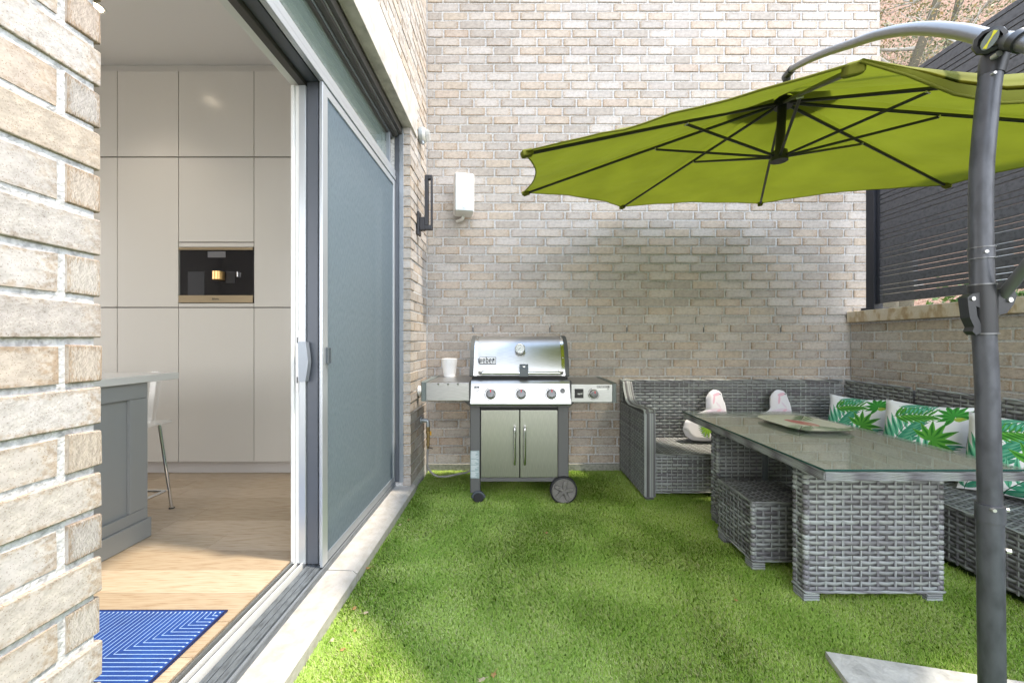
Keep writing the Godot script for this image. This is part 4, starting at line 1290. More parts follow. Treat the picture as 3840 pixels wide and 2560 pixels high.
	# pot on the left side table
	var pot := MB.new()
	var pf := []
	for k in 12:
		var t := k / 11.0
		pf.append(Vector2(0.050 + 0.018 * pow(t, 1.3), 0.152 * t))
	var pm := MB.new()
	# faceted diamond relief round the wall
	var rows := 11
	var segs := 40
	var ids := []
	for r in rows + 1:
		var ln := []
		for s in segs + 1:
			var t := float(r) / rows
			var a := TAU * s / segs
			var rad := lerpf(0.050, 0.068, pow(t, 1.2)) + (0.0018 if (r + s) % 2 == 0 and t > 0.25 and t < 0.9 else 0.0)
			var dir := Vector3(cos(a), 0, sin(a))
			ln.append(pm.vert(dir * rad + Vector3(0, 0.152 * t, 0), dir + Vector3(0, -0.1, 0)))
		ids.append(ln)
	for r in rows:
		for s in segs:
			var q := [ids[r][s], ids[r][s + 1], ids[r + 1][s + 1], ids[r + 1][s]]
			for tr in [[0, 1, 2], [0, 2, 3]]:
				var pa: Vector3 = pm.v[q[tr[0]]]
				var pb: Vector3 = pm.v[q[tr[1]]]
				var pc: Vector3 = pm.v[q[tr[2]]]
				var nn := (pb - pa).cross(pc - pa).normalized()
				if nn.dot(Vector3(pa.x, 0, pa.z)) < 0: nn = -nn
				pot.tri(pot.vert(pa, nn), pot.vert(pb, nn), pot.vert(pc, nn), nn)
	pot.lathe([Vector2(0.068, 0.152), Vector2(0.064, 0.154), Vector2(0.060, 0.146), Vector2(0.046, 0.02), Vector2(0, 0.015)], 40)
	pot.lathe([Vector2(0, 0.0), Vector2(0.050, 0.0)], 30)
	var po := obj("flower_pot", pot, M.white_ceramic)
	po.position = Vector3(gx(363, 3.40), 0.884, -3.40)
	tag(po, "white faceted ceramic pot standing on the grill's side table", "pot")

func build_wall_fittings() -> void:
	# gas line by the grill
	var gl := thing("gas_pipe", "galvanised gas pipe with brass valve and grey hose beside the grill", "pipe")
	var e := pt(1605, 1576, 3.376)
	pipe("wall_flange", [Vector3(-0.774, e.y, e.z), Vector3(-0.764, e.y, e.z)], 0.030, M.galvanised, gl, 16)
	pipe("elbow", curve([Vector3(-0.765, e.y, e.z), Vector3(-0.735, e.y, e.z), Vector3(-0.716, e.y - 0.008, e.z), Vector3(e.x, e.y - 0.045, e.z)], 5), 0.015, M.galvanised, gl, 14)
	pipe("collar", [Vector3(-0.748, e.y, e.z), Vector3(-0.736, e.y, e.z)], 0.019, M.galvanised, gl, 14)
	var st := MB.new()
	st.xf = Transform3D(Basis.IDENTITY, Vector3(e.x, e.y - 0.24, e.z))
	st.lathe([Vector2(0.010, 0.0), Vector2(0.012, 0.03), Vector2(0.016, 0.032), Vector2(0.016, 0.048), Vector2(0.012, 0.05), Vector2(0.013, 0.075), Vector2(0.018, 0.078), Vector2(0.018, 0.095), Vector2(0.013, 0.10), Vector2(0.014, 0.125), Vector2(0.019, 0.128), Vector2(0.019, 0.150), Vector2(0.014, 0.155), Vector2(0.016, 0.17), Vector2(0.017, 0.185), Vector2(0.014, 0.19)], 14)
	obj("valve", st, M.brass_old, gl)
	pipe("riser", [Vector3(e.x, e.y - 0.052, e.z), Vector3(e.x, e.y - 0.036, e.z)], 0.018, M.galvanised, gl, 14)
	box("valve_tag", Vector3(e.x + 0.018, e.y - 0.125, e.z + 0.004), Vector3(e.x + 0.030, e.y - 0.09, e.z + 0.010), M.yellow_tag, gl, 0.002)
	pipe("lever", [Vector3(e.x, e.y - 0.225, e.z + 0.012), Vector3(e.x + 0.045, e.y - 0.235, e.z + 0.02)], 0.004, M.lamp_black, gl, 8)
	pipe("hose", curve([Vector3(e.x, e.y - 0.235, e.z), Vector3(e.x - 0.006, e.y - 0.33, e.z), pt(1606, 1757, 3.38), pt(1635, 1783, 3.37), pt(1672, 1786, 3.35), pt(1720, 1776, 3.33), pt(1762, 1765, 3.30), Vector3(-0.25, 0.20, -3.30)], 8), 0.0085, M.hose_grey, gl, 10)
	at_base(gl)
	# wall lamp
	var wl := thing("wall_lamp", "dark square-tube up-light on a bracket on the brick pier", "wall lamp")
	box("back_plate", Vector3(-0.774, 2.055, -3.235), Vector3(-0.757, 2.245, -3.315), M.lamp_black, wl, 0.003)
	box("bracket", Vector3(-0.757, 2.095, -3.25), Vector3(-0.716, 2.20, -3.30), M.lamp_black, wl, 0.003)
	box("arm", Vector3(-0.7165, 2.10, -3.252), Vector3(-0.655, 2.135, -3.298), M.lamp_black, wl, 0.002)
	box("tube_side", Vector3(-0.715, 2.1355, -3.252), Vector3(-0.688, 2.545, -3.298), M.lamp_black, wl, 0.002)
	box("tube_side", Vector3(-0.666, 2.1355, -3.252), Vector3(-0.655, 2.512, -3.298), M.lamp_black, wl, 0.002)
	box("tube_cap", Vector3(-0.6875, 2.513, -3.252), Vector3(-0.655, 2.545, -3.298), M.lamp_black, wl, 0.002)
	# speaker
	var sp := thing("outdoor_speaker", "white outdoor loudspeaker with grey grille on the pale brick wall", "speaker")
	var sb := MB.new()
	sb.rbox(Vector3(-0.086, 0, -0.10), Vector3(0.086, 0.335, 0.08), 0.016)
	obj("cabinet", sb, M.white_plastic, sp)
	var sg := MB.new()
	sg.rbox(Vector3(-0.076, 0.010, 0.0785), Vector3(0.076, 0.325, 0.0865), 0.006)
	obj("grille", sg, M.speaker_grille, sp)
	pipe("emblem", [Vector3(0, 0.045, 0.086), Vector3(0, 0.045, 0.089)], 0.011, M.white_plastic, sp, 16)
	pipe("wall_bracket", curve([Vector3(0, -0.002, -0.03), Vector3(-0.01, -0.03, -0.05), Vector3(-0.05, -0.03, -0.135)], 4), 0.014, M.white_plastic, sp, 10)
	box("bracket_plate", Vector3(-0.035, 0.05, -0.145), Vector3(0.03, 0.28, -0.095), M.white_plastic, sp, 0.004)
	sp.transform = Transform3D(Basis(Vector3.UP, 0.20) * Basis(Vector3(1, 0, 0), 0.04), Vector3(-0.425, 2.30, -3.50))
	# sensor light over the pier
	var fl := thing("security_light", "small white round security light high on the brick pier", "security light")
	var c := Vector3(-0.774, 2.915, -3.35)
	pipe("base", [c, c + Vector3(0.030, 0, 0)], 0.066, M.galvanised, fl, 28)
	pipe("housing", [c + Vector3(0.030, 0, 0), c + Vector3(0.05, 0, 0)], [0.064, 0.056], M.white_plastic, fl, 28)
	pipe("lens", [c + Vector3(0.05, 0, 0), c + Vector3(0.072, 0, 0), c + Vector3(0.083, 0, 0)], [0.052, 0.050, 0.040], M.clear_lens, fl, 28)
	pipe("sensor", [c + Vector3(0.025, -0.060, 0.02), c + Vector3(0.032, -0.082, 0.02)], 0.012, M.galvanised, fl, 12)
	# hose outlet cover low on the pier, at the height of the side table
	var vc := thing("vent_cover", "round white vent cover on the brick pier beside the grill's side table", "vent")
	var v := pt(1568, 1465, 3.30)
	pipe("cover", [Vector3(-0.774, v.y, v.z), Vector3(-0.755, v.y, v.z)], [0.045, 0.040], M.white_plastic, vc, 24)
	pipe("nozzle", [Vector3(-0.755, v.y, v.z), Vector3(-0.735, v.y, v.z)], 0.026, M.white_plastic, vc, 18)

# ---------- wicker ----------
const TONES := [[0.36, 0.385, 0.38], [0.27, 0.28, 0.285], [0.19, 0.185, 0.20], [0.125, 0.12, 0.125], [0.32, 0.34, 0.315], [0.085, 0.082, 0.082]]
var wr := RandomNumberGenerator.new()
func tone_of(t: Array) -> Color:
	return Color(t[0], t[1], t[2])
func weave(parent: Node3D, o: Vector3, along: Vector3, up: Vector3, out: Vector3, width: float, height: float, rp := 0.0226, sp := 0.0405, band := 0.84, bright := 1.0) -> void:
	# o: lower corner of the woven sheet. Each strand runs the whole width, over one pair of stakes and under the next.
	var rows := maxi(1, int(round(height / rp)))
	rp = height / rows
	var stakes := maxi(2, int(round(width / sp)))
	sp = width / stakes
	var amp := 0.0030
	var bw := rp * band
	# stakes: pairs of thin round canes, as one mesh
	var sm := MB.new()
	for k in stakes:
		for q in [-0.0029, 0.0029]:
			var s: float = (k + 0.5) * sp + q
			var t: Array = TONES[wr.randi() % 5]
			sm.col = tone_of(t) * bright
			var e := along * 0.0026
			var prev := []
			for seg in 5:
				var p := o + along * s + up * height * seg / 4.0
				var ids := [sm.vert(p - e - out * 0.001, (out - along).normalized()), sm.vert(p + out * 0.0022, out), sm.vert(p + e - out * 0.001, (out + along).normalized())]
				if prev.size():
					for w in 2:
						sm.tri(prev[w], prev[w + 1], ids[w + 1], out); sm.tri(prev[w], ids[w + 1], ids[w], out)
				prev = ids
	var st := obj("stakes", sm, M.wicker, parent)
	st.set_meta("kind", "stuff")
	for r in rows:
		var mb := MB.new()
		var yc := (r + 0.5) * rp + wr.randf_range(-0.0008, 0.0008)
		var ph := PI * (r % 2)
		var n := stakes * 4
		var prev := []
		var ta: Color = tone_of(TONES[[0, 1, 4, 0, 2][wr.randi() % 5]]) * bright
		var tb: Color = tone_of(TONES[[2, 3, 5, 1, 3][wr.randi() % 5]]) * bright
		var cell := wr.randf_range(0.10, 0.35)
		var cpos := wr.randf() * cell
		var mixv := wr.randf_range(0.1, 0.7)
		for k in n + 1:
			var s := width * k / n
			cpos += width / n
			if cpos > cell:
				cpos = 0.0
				cell = wr.randf_range(0.12, 0.5)
				ta = ta.lerp(tone_of(TONES[[0, 1, 4, 0, 2][wr.randi() % 5]]) * bright, 0.8)
				tb = tb.lerp(tone_of(TONES[[2, 3, 5, 1, 3][wr.randi() % 5]]) * bright, 0.8)
			var wv := clampf(cos(PI * (s / sp - 0.5) + ph) * 1.35, -1.0, 1.0)
			var dw := -sin(PI * (s / sp - 0.5) + ph) * 0.28
			var p := o + along * s + up * yc + out * (0.0005 + amp * wv)
			var nn := (out - along * dw).normalized()
			var sq := 1.0 - 0.12 * (1.0 - wv) * 0.5
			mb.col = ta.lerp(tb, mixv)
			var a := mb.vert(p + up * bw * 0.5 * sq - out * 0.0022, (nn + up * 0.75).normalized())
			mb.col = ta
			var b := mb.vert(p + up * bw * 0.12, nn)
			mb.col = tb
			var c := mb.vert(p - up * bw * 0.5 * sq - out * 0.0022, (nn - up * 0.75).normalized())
			var ids := [a, b, c]
			if prev.size():
				for w in 2:
					mb.tri(prev[w], prev[w + 1], ids[w + 1], out); mb.tri(prev[w], ids[w + 1], ids[w], out)
			prev = ids
		obj("strand", mb, M.wicker, parent)
func braid(parent: Node3D, path: Array, r := 0.007, bright := 1.0) -> void:
	# twisted edging of three round canes
	var m := path.size()
	for q in 3:
		var pts := []
		var total := 0.0
		var mb := MB.new()
		var fine := []
		for k in m - 1:
			var seg: Vector3 = path[k + 1] - path[k]
			var n := maxi(2, int(seg.length() / 0.012))
			for s in n: fine.append([path[k] + seg * s / n, seg.normalized()])
		fine.append([path[m - 1], (path[m - 1] - path[m - 2]).normalized()])
		for k in fine.size():
			var t: Vector3 = fine[k][1]
			var e1 := t.cross(Vector3.UP if absf(t.y) < 0.9 else Vector3.RIGHT).normalized()
			var e2 := t.cross(e1)
			var a := TAU * q / 3.0 + total / 0.034
			pts.append(fine[k][0] + (e1 * cos(a) + e2 * sin(a)) * r * 0.5)
			total += 0.012
		mb.col = tone_of(TONES[(q * 2 + wr.randi() % 2) % 5]) * bright
		mb.tube(pts, r * 0.62, 6)
		obj("edge_cane", mb, M.wicker, parent)
func wick_box(parent: Node3D, lo: Vector3, hi: Vector3, faces: String, rp := 0.0226, sp := 0.0405, bright := 1.0) -> void:
	# woven box: f = towards +z, l = -x, r = +x, t = top
	box("core", lo + Vector3(0.014, 0.002, 0.014), hi - Vector3(0.014, 0.014, 0.014), M.wicker_backing, parent, 0.004)
	var sz := hi - lo
	if "f" in faces: weave(parent, Vector3(lo.x, lo.y, hi.z - 0.004), Vector3(1, 0, 0), Vector3.UP, Vector3(0, 0, 1), sz.x, sz.y, rp, sp, 0.84, bright)
	if "b" in faces: weave(parent, Vector3(hi.x, lo.y, lo.z + 0.004), Vector3(-1, 0, 0), Vector3.UP, Vector3(0, 0, -1), sz.x, sz.y, rp, sp, 0.84, bright)
	if "l" in faces: weave(parent, Vector3(lo.x + 0.004, lo.y, lo.z), Vector3(0, 0, 1), Vector3.UP, Vector3(-1, 0, 0), sz.z, sz.y, rp, sp, 0.84, bright)
	if "r" in faces: weave(parent, Vector3(hi.x - 0.004, lo.y, hi.z), Vector3(0, 0, -1), Vector3.UP, Vector3(1, 0, 0), sz.z, sz.y, rp, sp, 0.84, bright)
	if "t" in faces: weave(parent, Vector3(lo.x, hi.y - 0.004, hi.z), Vector3(1, 0, 0), Vector3(0, 0, -1), Vector3.UP, sz.x, sz.z, 0.017, sp, 0.80, bright)
func corner_wrap(parent: Node3D, x: float, z: float, y0: float, y1: float, rp := 0.0226, bright := 1.0) -> void:
	# strands turning round an upright corner, one bead for each row
	var mb := MB.new()
	var rows := maxi(1, int(round((y1 - y0) / rp)))
	for k in rows:
		var a := y0 + (y1 - y0) * k / rows
		var h := (y1 - y0) / rows
		mb.col = tone_of(TONES[wr.randi() % 5]) * bright
		mb.xf = Transform3D(Basis.IDENTITY, Vector3(x, a, z))
		mb.lathe([Vector2(0.0105, h * 0.06), Vector2(0.0145, h * 0.24), Vector2(0.0148, h * 0.72), Vector2(0.0105, h * 0.92)], 12, false)
	obj("corner_strands", mb, M.wicker, parent).set_meta("kind", "stuff")
func foot(parent: Node3D, x: float, z: float, w := 0.065, h := 0.062) -> void:
	var mb := MB.new()
	for k in 5:
		mb.col = tone_of(TONES[wr.randi() % 5])
		mb.rbox(Vector3(x - w / 2, h * k / 5 - 0.004, z - w / 2), Vector3(x + w / 2, h * (k + 0.9) / 5 - 0.004, z + w / 2), 0.004)
	obj("foot", mb, M.wicker, parent)
func pillow(mb: MB, w: float, h: float, t: float, front: bool) -> void:
	var n := 18
	var ids := []
	for j in n + 1:
		var ln := []
		for i in n + 1:
			var u := float(i) / n * 2 - 1
			var v := float(j) / n * 2 - 1
			var puff := pow(maxf(0, (1 - u * u * u * u) * (1 - v * v * v * v)), 0.55)
			var pinch := 1.0 - 0.07 * (1 - v * v) * absf(u) - 0.0
			var pinch2 := 1.0 - 0.09 * (1 - u * u) * absf(v)
			var wrinkle := 0.006 * sin(u * 7 + v * 5) * puff * (1 - puff) * 2.0
			var p := Vector3(u * w / 2 * pinch, v * h / 2 * pinch2 + h / 2, (t / 2 * puff + wrinkle) * (1 if front else -1))
			ln.append(mb.vert(p, Vector3(0, 0, 1 if front else -1), Vector2((u + 1) / 2, (1 - v) / 2)))
		ids.append(ln)
	for j in n:
		for i in n:
			var out := Vector3(0, 0, 1 if front else -1)
			mb.tri(ids[j][i], ids[j][i + 1], ids[j + 1][i + 1], out); mb.tri(ids[j][i], ids[j + 1][i + 1], ids[j + 1][i], out)
	for j in n + 1:
		for i in n + 1:
			var a: Vector3 = mb.v[ids[j][mini(i + 1, n)]] - mb.v[ids[j][maxi(i - 1, 0)]]
			var b: Vector3 = mb.v[ids[mini(j + 1, n)][i]] - mb.v[ids[maxi(j - 1, 0)][i]]
			var nn := a.cross(b).normalized()
			mb.n[ids[j][i]] = nn if front else -nn

func build_furniture() -> void:
	wr.seed = 12
	# sofa along the back wall
	var sf := thing("wicker_sofa", "grey wicker sofa with one low arm standing against the pale brick wall", "sofa")
	wick_box(sf, Vector3(1.075, 0.045, -3.55), Vector3(2.24, 0.33, -3.005), "ft", 0.0246, 0.0385, 1.05)
	wick_box(sf, Vector3(0.995, 0.30, -3.625), Vector3(2.955, 0.832, -3.555), "f", 0.0262, 0.044)
	# arm: outline in depth and height, woven outside, upright canes on the front
	var arm := [[2.955, 0.03], [2.955, 0.655], [2.975, 0.672], [3.05, 0.668], [3.20, 0.655], [3.36, 0.650], [3.44, 0.668], [3.50, 0.735], [3.535, 0.80], [3.56, 0.832], [3.63, 0.835], [3.63, 0.03]]
	var ap := PackedVector2Array()
	for a in arm: ap.append(Vector2(a[0], a[1]))
	var am := MB.new()
	am.xf = Transform3D(Basis(Vector3(0, 0, -1), Vector3.UP, Vector3(1, 0, 0)), Vector3.ZERO)
	am.prism(ap, 0.993, 1.057)
	obj("arm_core", am, M.wicker_backing, sf)
	weave(sf, Vector3(0.981, 0.03, -3.625), Vector3(0, 0, 1), Vector3.UP, Vector3(-1, 0, 0), 0.665, 0.612, 0.0225, 0.030)
	weave(sf, Vector3(0.981, 0.65, -3.625), Vector3(0, 0, 1), Vector3.UP, Vector3(-1, 0, 0), 0.11, 0.18, 0.0225, 0.030)
	weave(sf, Vector3(1.069, 0.33, -2.97), Vector3(0, 0, -1), Vector3.UP, Vector3(1, 0, 0), 0.57, 0.315, 0.0225, 0.030)
	# canes wrapped round the arm's front and top
	for k in 15:
		var x := 0.985 + 0.080 * k / 14.0
		var edge := sin(PI * k / 14.0) * 0.006
		var path := [Vector3(x, 0.03, -2.957 + edge), Vector3(x, 0.35, -2.956 + edge), Vector3(x, 0.640, -2.957 + edge), Vector3(x, 0.668 + edge, -2.972), Vector3(x, 0.670 + edge, -3.05), Vector3(x, 0.657 + edge, -3.20), Vector3(x, 0.652 + edge, -3.36), Vector3(x, 0.671 + edge, -3.437), Vector3(x, 0.738 + edge, -3.496), Vector3(x, 0.803 + edge, -3.531), Vector3(x, 0.836 + edge, -3.56), Vector3(x, 0.838 + edge, -3.628)]
		var mb := MB.new()
		mb.col = tone_of(TONES[wr.randi() % 6])
		mb.tube(path, 0.0033, 6)
		obj("arm_cane", mb, M.wicker, sf)
	braid(sf, [Vector3(1.075, 0.331, -3.0), Vector3(2.24, 0.331, -3.0)], 0.006)
	braid(sf, [Vector3(1.07, 0.045, -3.0), Vector3(2.24, 0.045, -3.0)], 0.006)
	braid(sf, [Vector3(0.99, 0.838, -3.556), Vector3(2.955, 0.838, -3.556)], 0.008)
	foot(sf, 1.025, -2.99); foot(sf, 2.2, -3.04); foot(sf, 1.025, -3.59); foot(sf, 2.2, -3.59)
	at_base(sf)
	# bench modules along the low wall
	var cuts := [[3.55, 2.945, "wicker_bench", "grey wicker corner bench module where the two brick walls meet"], [2.925, 2.43, "wicker_bench", "grey wicker bench module between the corner module and the parasol pole"], [2.41, 0.75, "wicker_bench", "long grey wicker bench module beside the parasol pole"]]
	for c in cuts:
		var bn := thing(c[2], c[3], "bench", "bench modules along the low wall")
		var z0: float = -c[0]
		var z1: float = -c[1]
		wick_box(bn, Vector3(2.262 if c[0] < 3.5 else 2.262, 0.045, z0), Vector3(2.955, 0.33, z1), "lft" if c[0] < 2.42 else "lt", 0.0226, 0.0405, 0.82)
		wick_box(bn, Vector3(2.962, 0.30, z0), Vector3(3.03, 0.832, z1), "l", 0.0262, 0.044, 0.85)
		braid(bn, [Vector3(2.966, 0.838, z0 + 0.01), Vector3(2.966, 0.838, z1 - 0.01)], 0.008)
		braid(bn, [Vector3(2.262, 0.331, z0), Vector3(2.262, 0.331, z1)], 0.006)
		for zz in [z0 + 0.05, z1 - 0.05]:
			foot(bn, 2.31, zz); foot(bn, 2.98, zz)
		at_base(bn)
	# table
	var tb := thing("wicker_table", "grey wicker dining table with a glass top on two woven end panels", "table")
	for d in [1.797, 2.566]:
		wick_box(tb, Vector3(1.324, 0.052, -d - 0.082), Vector3(1.953, 0.628, -d), "flrb" if d < 2 else "fl")
		braid(tb, [Vector3(1.324, 0.053, -d - 0.08), Vector3(1.324, 0.053, -d + 0.002), Vector3(1.953, 0.053, -d + 0.002), Vector3(1.953, 0.053, -d - 0.08)], 0.006)
		for x in [1.334, 1.943]:
			corner_wrap(tb, x, -d - 0.0105, 0.06, 0.628)
			corner_wrap(tb, x, -d - 0.0705, 0.06, 0.628)
		foot(tb, 1.359, -d - 0.041, 0.075, 0.056); foot(tb, 1.918, -d - 0.041, 0.075, 0.056)
	pipe("stretcher", [Vector3(1.60, 0.60, -2.54), Vector3(1.56, 0.30, -1.89)], 0.013, M.lamp_grey, tb, 10)
	pipe("support_post", [Vector3(1.61, 0.075, -2.53), Vector3(1.61, 0.625, -2.53)], 0.016, M.lamp_grey, tb, 10)
	# woven tray round the glass
	var ta := Vector3(1.243, 0.632, -2.872)
	var te := Vector3(2.035, 0.664, -1.580)
	box("tray", ta + Vector3(0.006, 0, 0.006), te - Vector3(0.006, 0.001, 0.006), M.wicker_backing, tb, 0.003)
	for k in 5:
		var y := 0.634 + k * 0.0066
		for e in [[Vector3(1.243, y, -2.872), Vector3(1.243, y, -1.580)], [Vector3(1.243, y, -1.580), Vector3(2.035, y, -1.580)], [Vector3(2.035, y, -1.580), Vector3(2.035, y, -2.872)]]:
			braid(tb, [e[0], e[1]], 0.0048, 0.85)
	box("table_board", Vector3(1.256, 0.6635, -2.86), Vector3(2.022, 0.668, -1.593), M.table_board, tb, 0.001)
	box("glass_top", Vector3(1.236, 0.671, -2.880), Vector3(2.042, 0.6785, -1.572), M.table_glass, tb, 0.0015)
	for e in [[Vector3(1.2345, 0.6706, -2.8815), Vector3(1.2362, 0.6782, -1.5705)], [Vector3(1.2362, 0.6706, -1.5722), Vector3(2.042, 0.6782, -1.5705)]]:
		box("glass_edge", e[0], e[1], M.glass_edge, tb, 0.0004)
	at_base(tb)
	# ottoman pushed under the table
	var ot := thing("wicker_ottoman", "square grey wicker ottoman tucked under the glass table", "ottoman")
	wick_box(ot, Vector3(1.235, 0.055, -2.395), Vector3(1.595, 0.355, -2.045), "flrt", 0.0226, 0.0405, 0.85)
	braid(ot, [Vector3(1.237, 0.356, -2.39), Vector3(1.237, 0.356, -2.042), Vector3(1.595, 0.356, -2.042)], 0.006, 0.9)
	braid(ot, [Vector3(1.237, 0.056, -2.39), Vector3(1.237, 0.056, -2.042), Vector3(1.595, 0.056, -2.042)], 0.005, 0.9)
	for x in [1.246, 1.584]: corner_wrap(ot, x, -2.056, 0.06, 0.35, 0.0226, 0.85)
	for x in [1.272, 1.558]:
		for z in [-2.082, -2.358]: foot(ot, x, z, 0.07, 0.06)
	at_base(ot)
	# platter on the glass
	var pf := thing("serving_platter", "rectangular leaf-printed platter with a pink motif on the glass table", "platter")
	var pm := MB.new()
	var rings := [[0.0, 0.006], [0.80, 0.006], [0.92, 0.014], [1.0, 0.020], [0.985, 0.017], [0.80, 0.0015], [0.0, 0.001]]
	var prv := []
	for r in rings:
		var ring := []
		for s in 65:
			var a := TAU * s / 64
			var sx := signf(cos(a)) * pow(absf(cos(a)), 0.55) * 0.18
			var sz := signf(sin(a)) * pow(absf(sin(a)), 0.55) * 0.235
			var wv: float = 1.0 + 0.012 * sin(a * 16) * r[0]
			ring.append(pm.vert(Vector3(sx * r[0] * wv, r[1], sz * r[0] * wv), Vector3.UP, Vector2(0.5 - sz * r[0] / 0.48, 0.5 + sx * r[0] / 0.38)))
		if prv.size():
			for s in 64:
				pm.tri(prv[s], prv[s + 1], ring[s + 1], Vector3.UP); pm.tri(prv[s], ring[s + 1], ring[s], Vector3.UP)
		prv = ring
	obj("plate", pm, M.platter_print, pf)
	pf.position = Vector3(1.745, 0.679, -2.39)
	# leaf cushions leaning on the right-hand backrest
	var spots := [[3.115, 0.40, 0.43, 0.10, "leaf-print cushion in the corner of the wicker bench"], [2.61, 0.43, 0.46, 0.06, "leaf-print cushion propped on the wicker bench beside the backrest joint"], [2.10, 0.44, 0.46, 0.0, "leaf-print cushion on the wicker bench behind the parasol pole"]]
	for s in spots:
		var cu := thing("leaf_cushion", s[4], "cushion", "leaf-print cushions on the bench")
		var fm := MB.new()
		pillow(fm, s[1], s[2], 0.15, true)
		obj("printed_front", fm, M.leaf_print, cu)
		var bm := MB.new()
		pillow(bm, s[1], s[2], 0.15, false)
		obj("plain_back", bm, M.white_cotton, cu)
		cu.transform = Transform3D(Basis(Vector3.UP, -PI / 2 + 0.42 + s[3]) * Basis(Vector3(1, 0, 0), -0.36), Vector3(2.66, 0.338, -s[0]))
	# bird cushions on the sofa
	var shape := PackedVector2Array()
	var sil := [[0.00, 0.10], [0.02, 0.045], [0.07, 0.012], [0.14, 0.004], [0.24, 0.003], [0.33, 0.012], [0.375, 0.05], [0.385, 0.11], [0.383, 0.20], [0.378, 0.29], [0.370, 0.355], [0.355, 0.405], [0.325, 0.435], [0.288, 0.437], [0.255, 0.415], [0.226, 0.375], [0.218, 0.32], [0.216, 0.275], [0.18, 0.25], [0.13, 0.235], [0.07, 0.21], [0.025, 0.17]]
	for p in sil: shape.append(Vector2(p[0], p[1]))
	for x in [1.452, 2.005]:
		var lab := "white flamingo-shaped cushion with pink print near the sofa's arm" if x < 1.8 else "white flamingo-shaped cushion with pink print near the sofa's corner"
		var fc := thing("flamingo_cushion", lab, "cushion", "bird-shaped cushions on the sofa")
		for side in 2:
			var mb := MB.new()
			var sgn := 1.0 if side == 0 else -1.0
			var lay := [[0.0, 0.0], [0.006, 0.024], [0.016, 0.042], [0.030, 0.055], [0.048, 0.062]]
			# inset rings of the outline, filled in the middle
			var polys := [shape]
			for q in range(1, lay.size()):
				var off := Geometry2D.offset_polygon(shape, -lay[q][0], Geometry2D.JOIN_ROUND)
				polys.append(off[0] if off.size() else polys[-1])
			var ringn := 72
			var prevr := []
			for q in polys.size():
				var pl: PackedVector2Array = polys[q]
				var per := 0.0
				for k in pl.size(): per += pl[k].distance_to(pl[(k + 1) % pl.size()])
				var start := 0
				for k in pl.size():
					if pl[k].x + pl[k].y * 0.3 < pl[start].x + pl[start].y * 0.3: start = k
				var cw := Geometry2D.is_polygon_clockwise(pl)
				var ring := []
				var acc := 0.0
				var k2 := start
				var want := 0.0
				var stepi := -1 if cw else 1
				for s in ringn:
					want = per * s / ringn
					while true:
						var a := pl[k2 % pl.size()]
						var b := pl[(k2 + stepi + pl.size()) % pl.size()]
						var l := a.distance_to(b)
						if acc + l >= want or l <= 0.0 and acc >= want:
							var p := a.lerp(b, clampf((want - acc) / maxf(l, 1e-6), 0, 1))
							var nn := Vector3(0, 0, sgn)
							if q < 3:
								var t := (b - a).normalized()
								nn = (Vector3(t.y, -t.x, 0) * (1.3 - q * 0.4) + Vector3(0, 0, sgn)).normalized()
							ring.append(mb.vert(Vector3(p.x, p.y, sgn * lay[q][1]), nn, Vector2(p.x / 0.39, 1.0 - p.y / 0.44)))
							break
						acc += l
						k2 = (k2 + stepi + pl.size()) % pl.size()
				if prevr.size():
					for s in ringn:
						var s2 := (s + 1) % ringn
						mb.tri(prevr[s], prevr[s2], ring[s2], Vector3(0, 0, sgn)); mb.tri(prevr[s], ring[s2], ring[s], Vector3(0, 0, sgn))
				prevr = ring
			var lastp: PackedVector2Array = polys[-1]
			var idx := Geometry2D.triangulate_polygon(lastp)
			var k0 := mb.v.size()
			for p in lastp: mb.vert(Vector3(p.x, p.y, sgn * lay[-1][1]), Vector3(0, 0, sgn), Vector2(p.x / 0.39, 1.0 - p.y / 0.44))
			for t in range(0, idx.size(), 3): mb.tri(k0 + idx[t], k0 + idx[t + 1], k0 + idx[t + 2], Vector3(0, 0, sgn))
			obj("printed_front" if side == 0 else "plain_back", mb, M.bird_print if side == 0 else M.white_cotton, fc)
		fc.transform = Transform3D(Basis(Vector3(1, 0, 0), -0.20), Vector3(x, 0.338, -3.36))

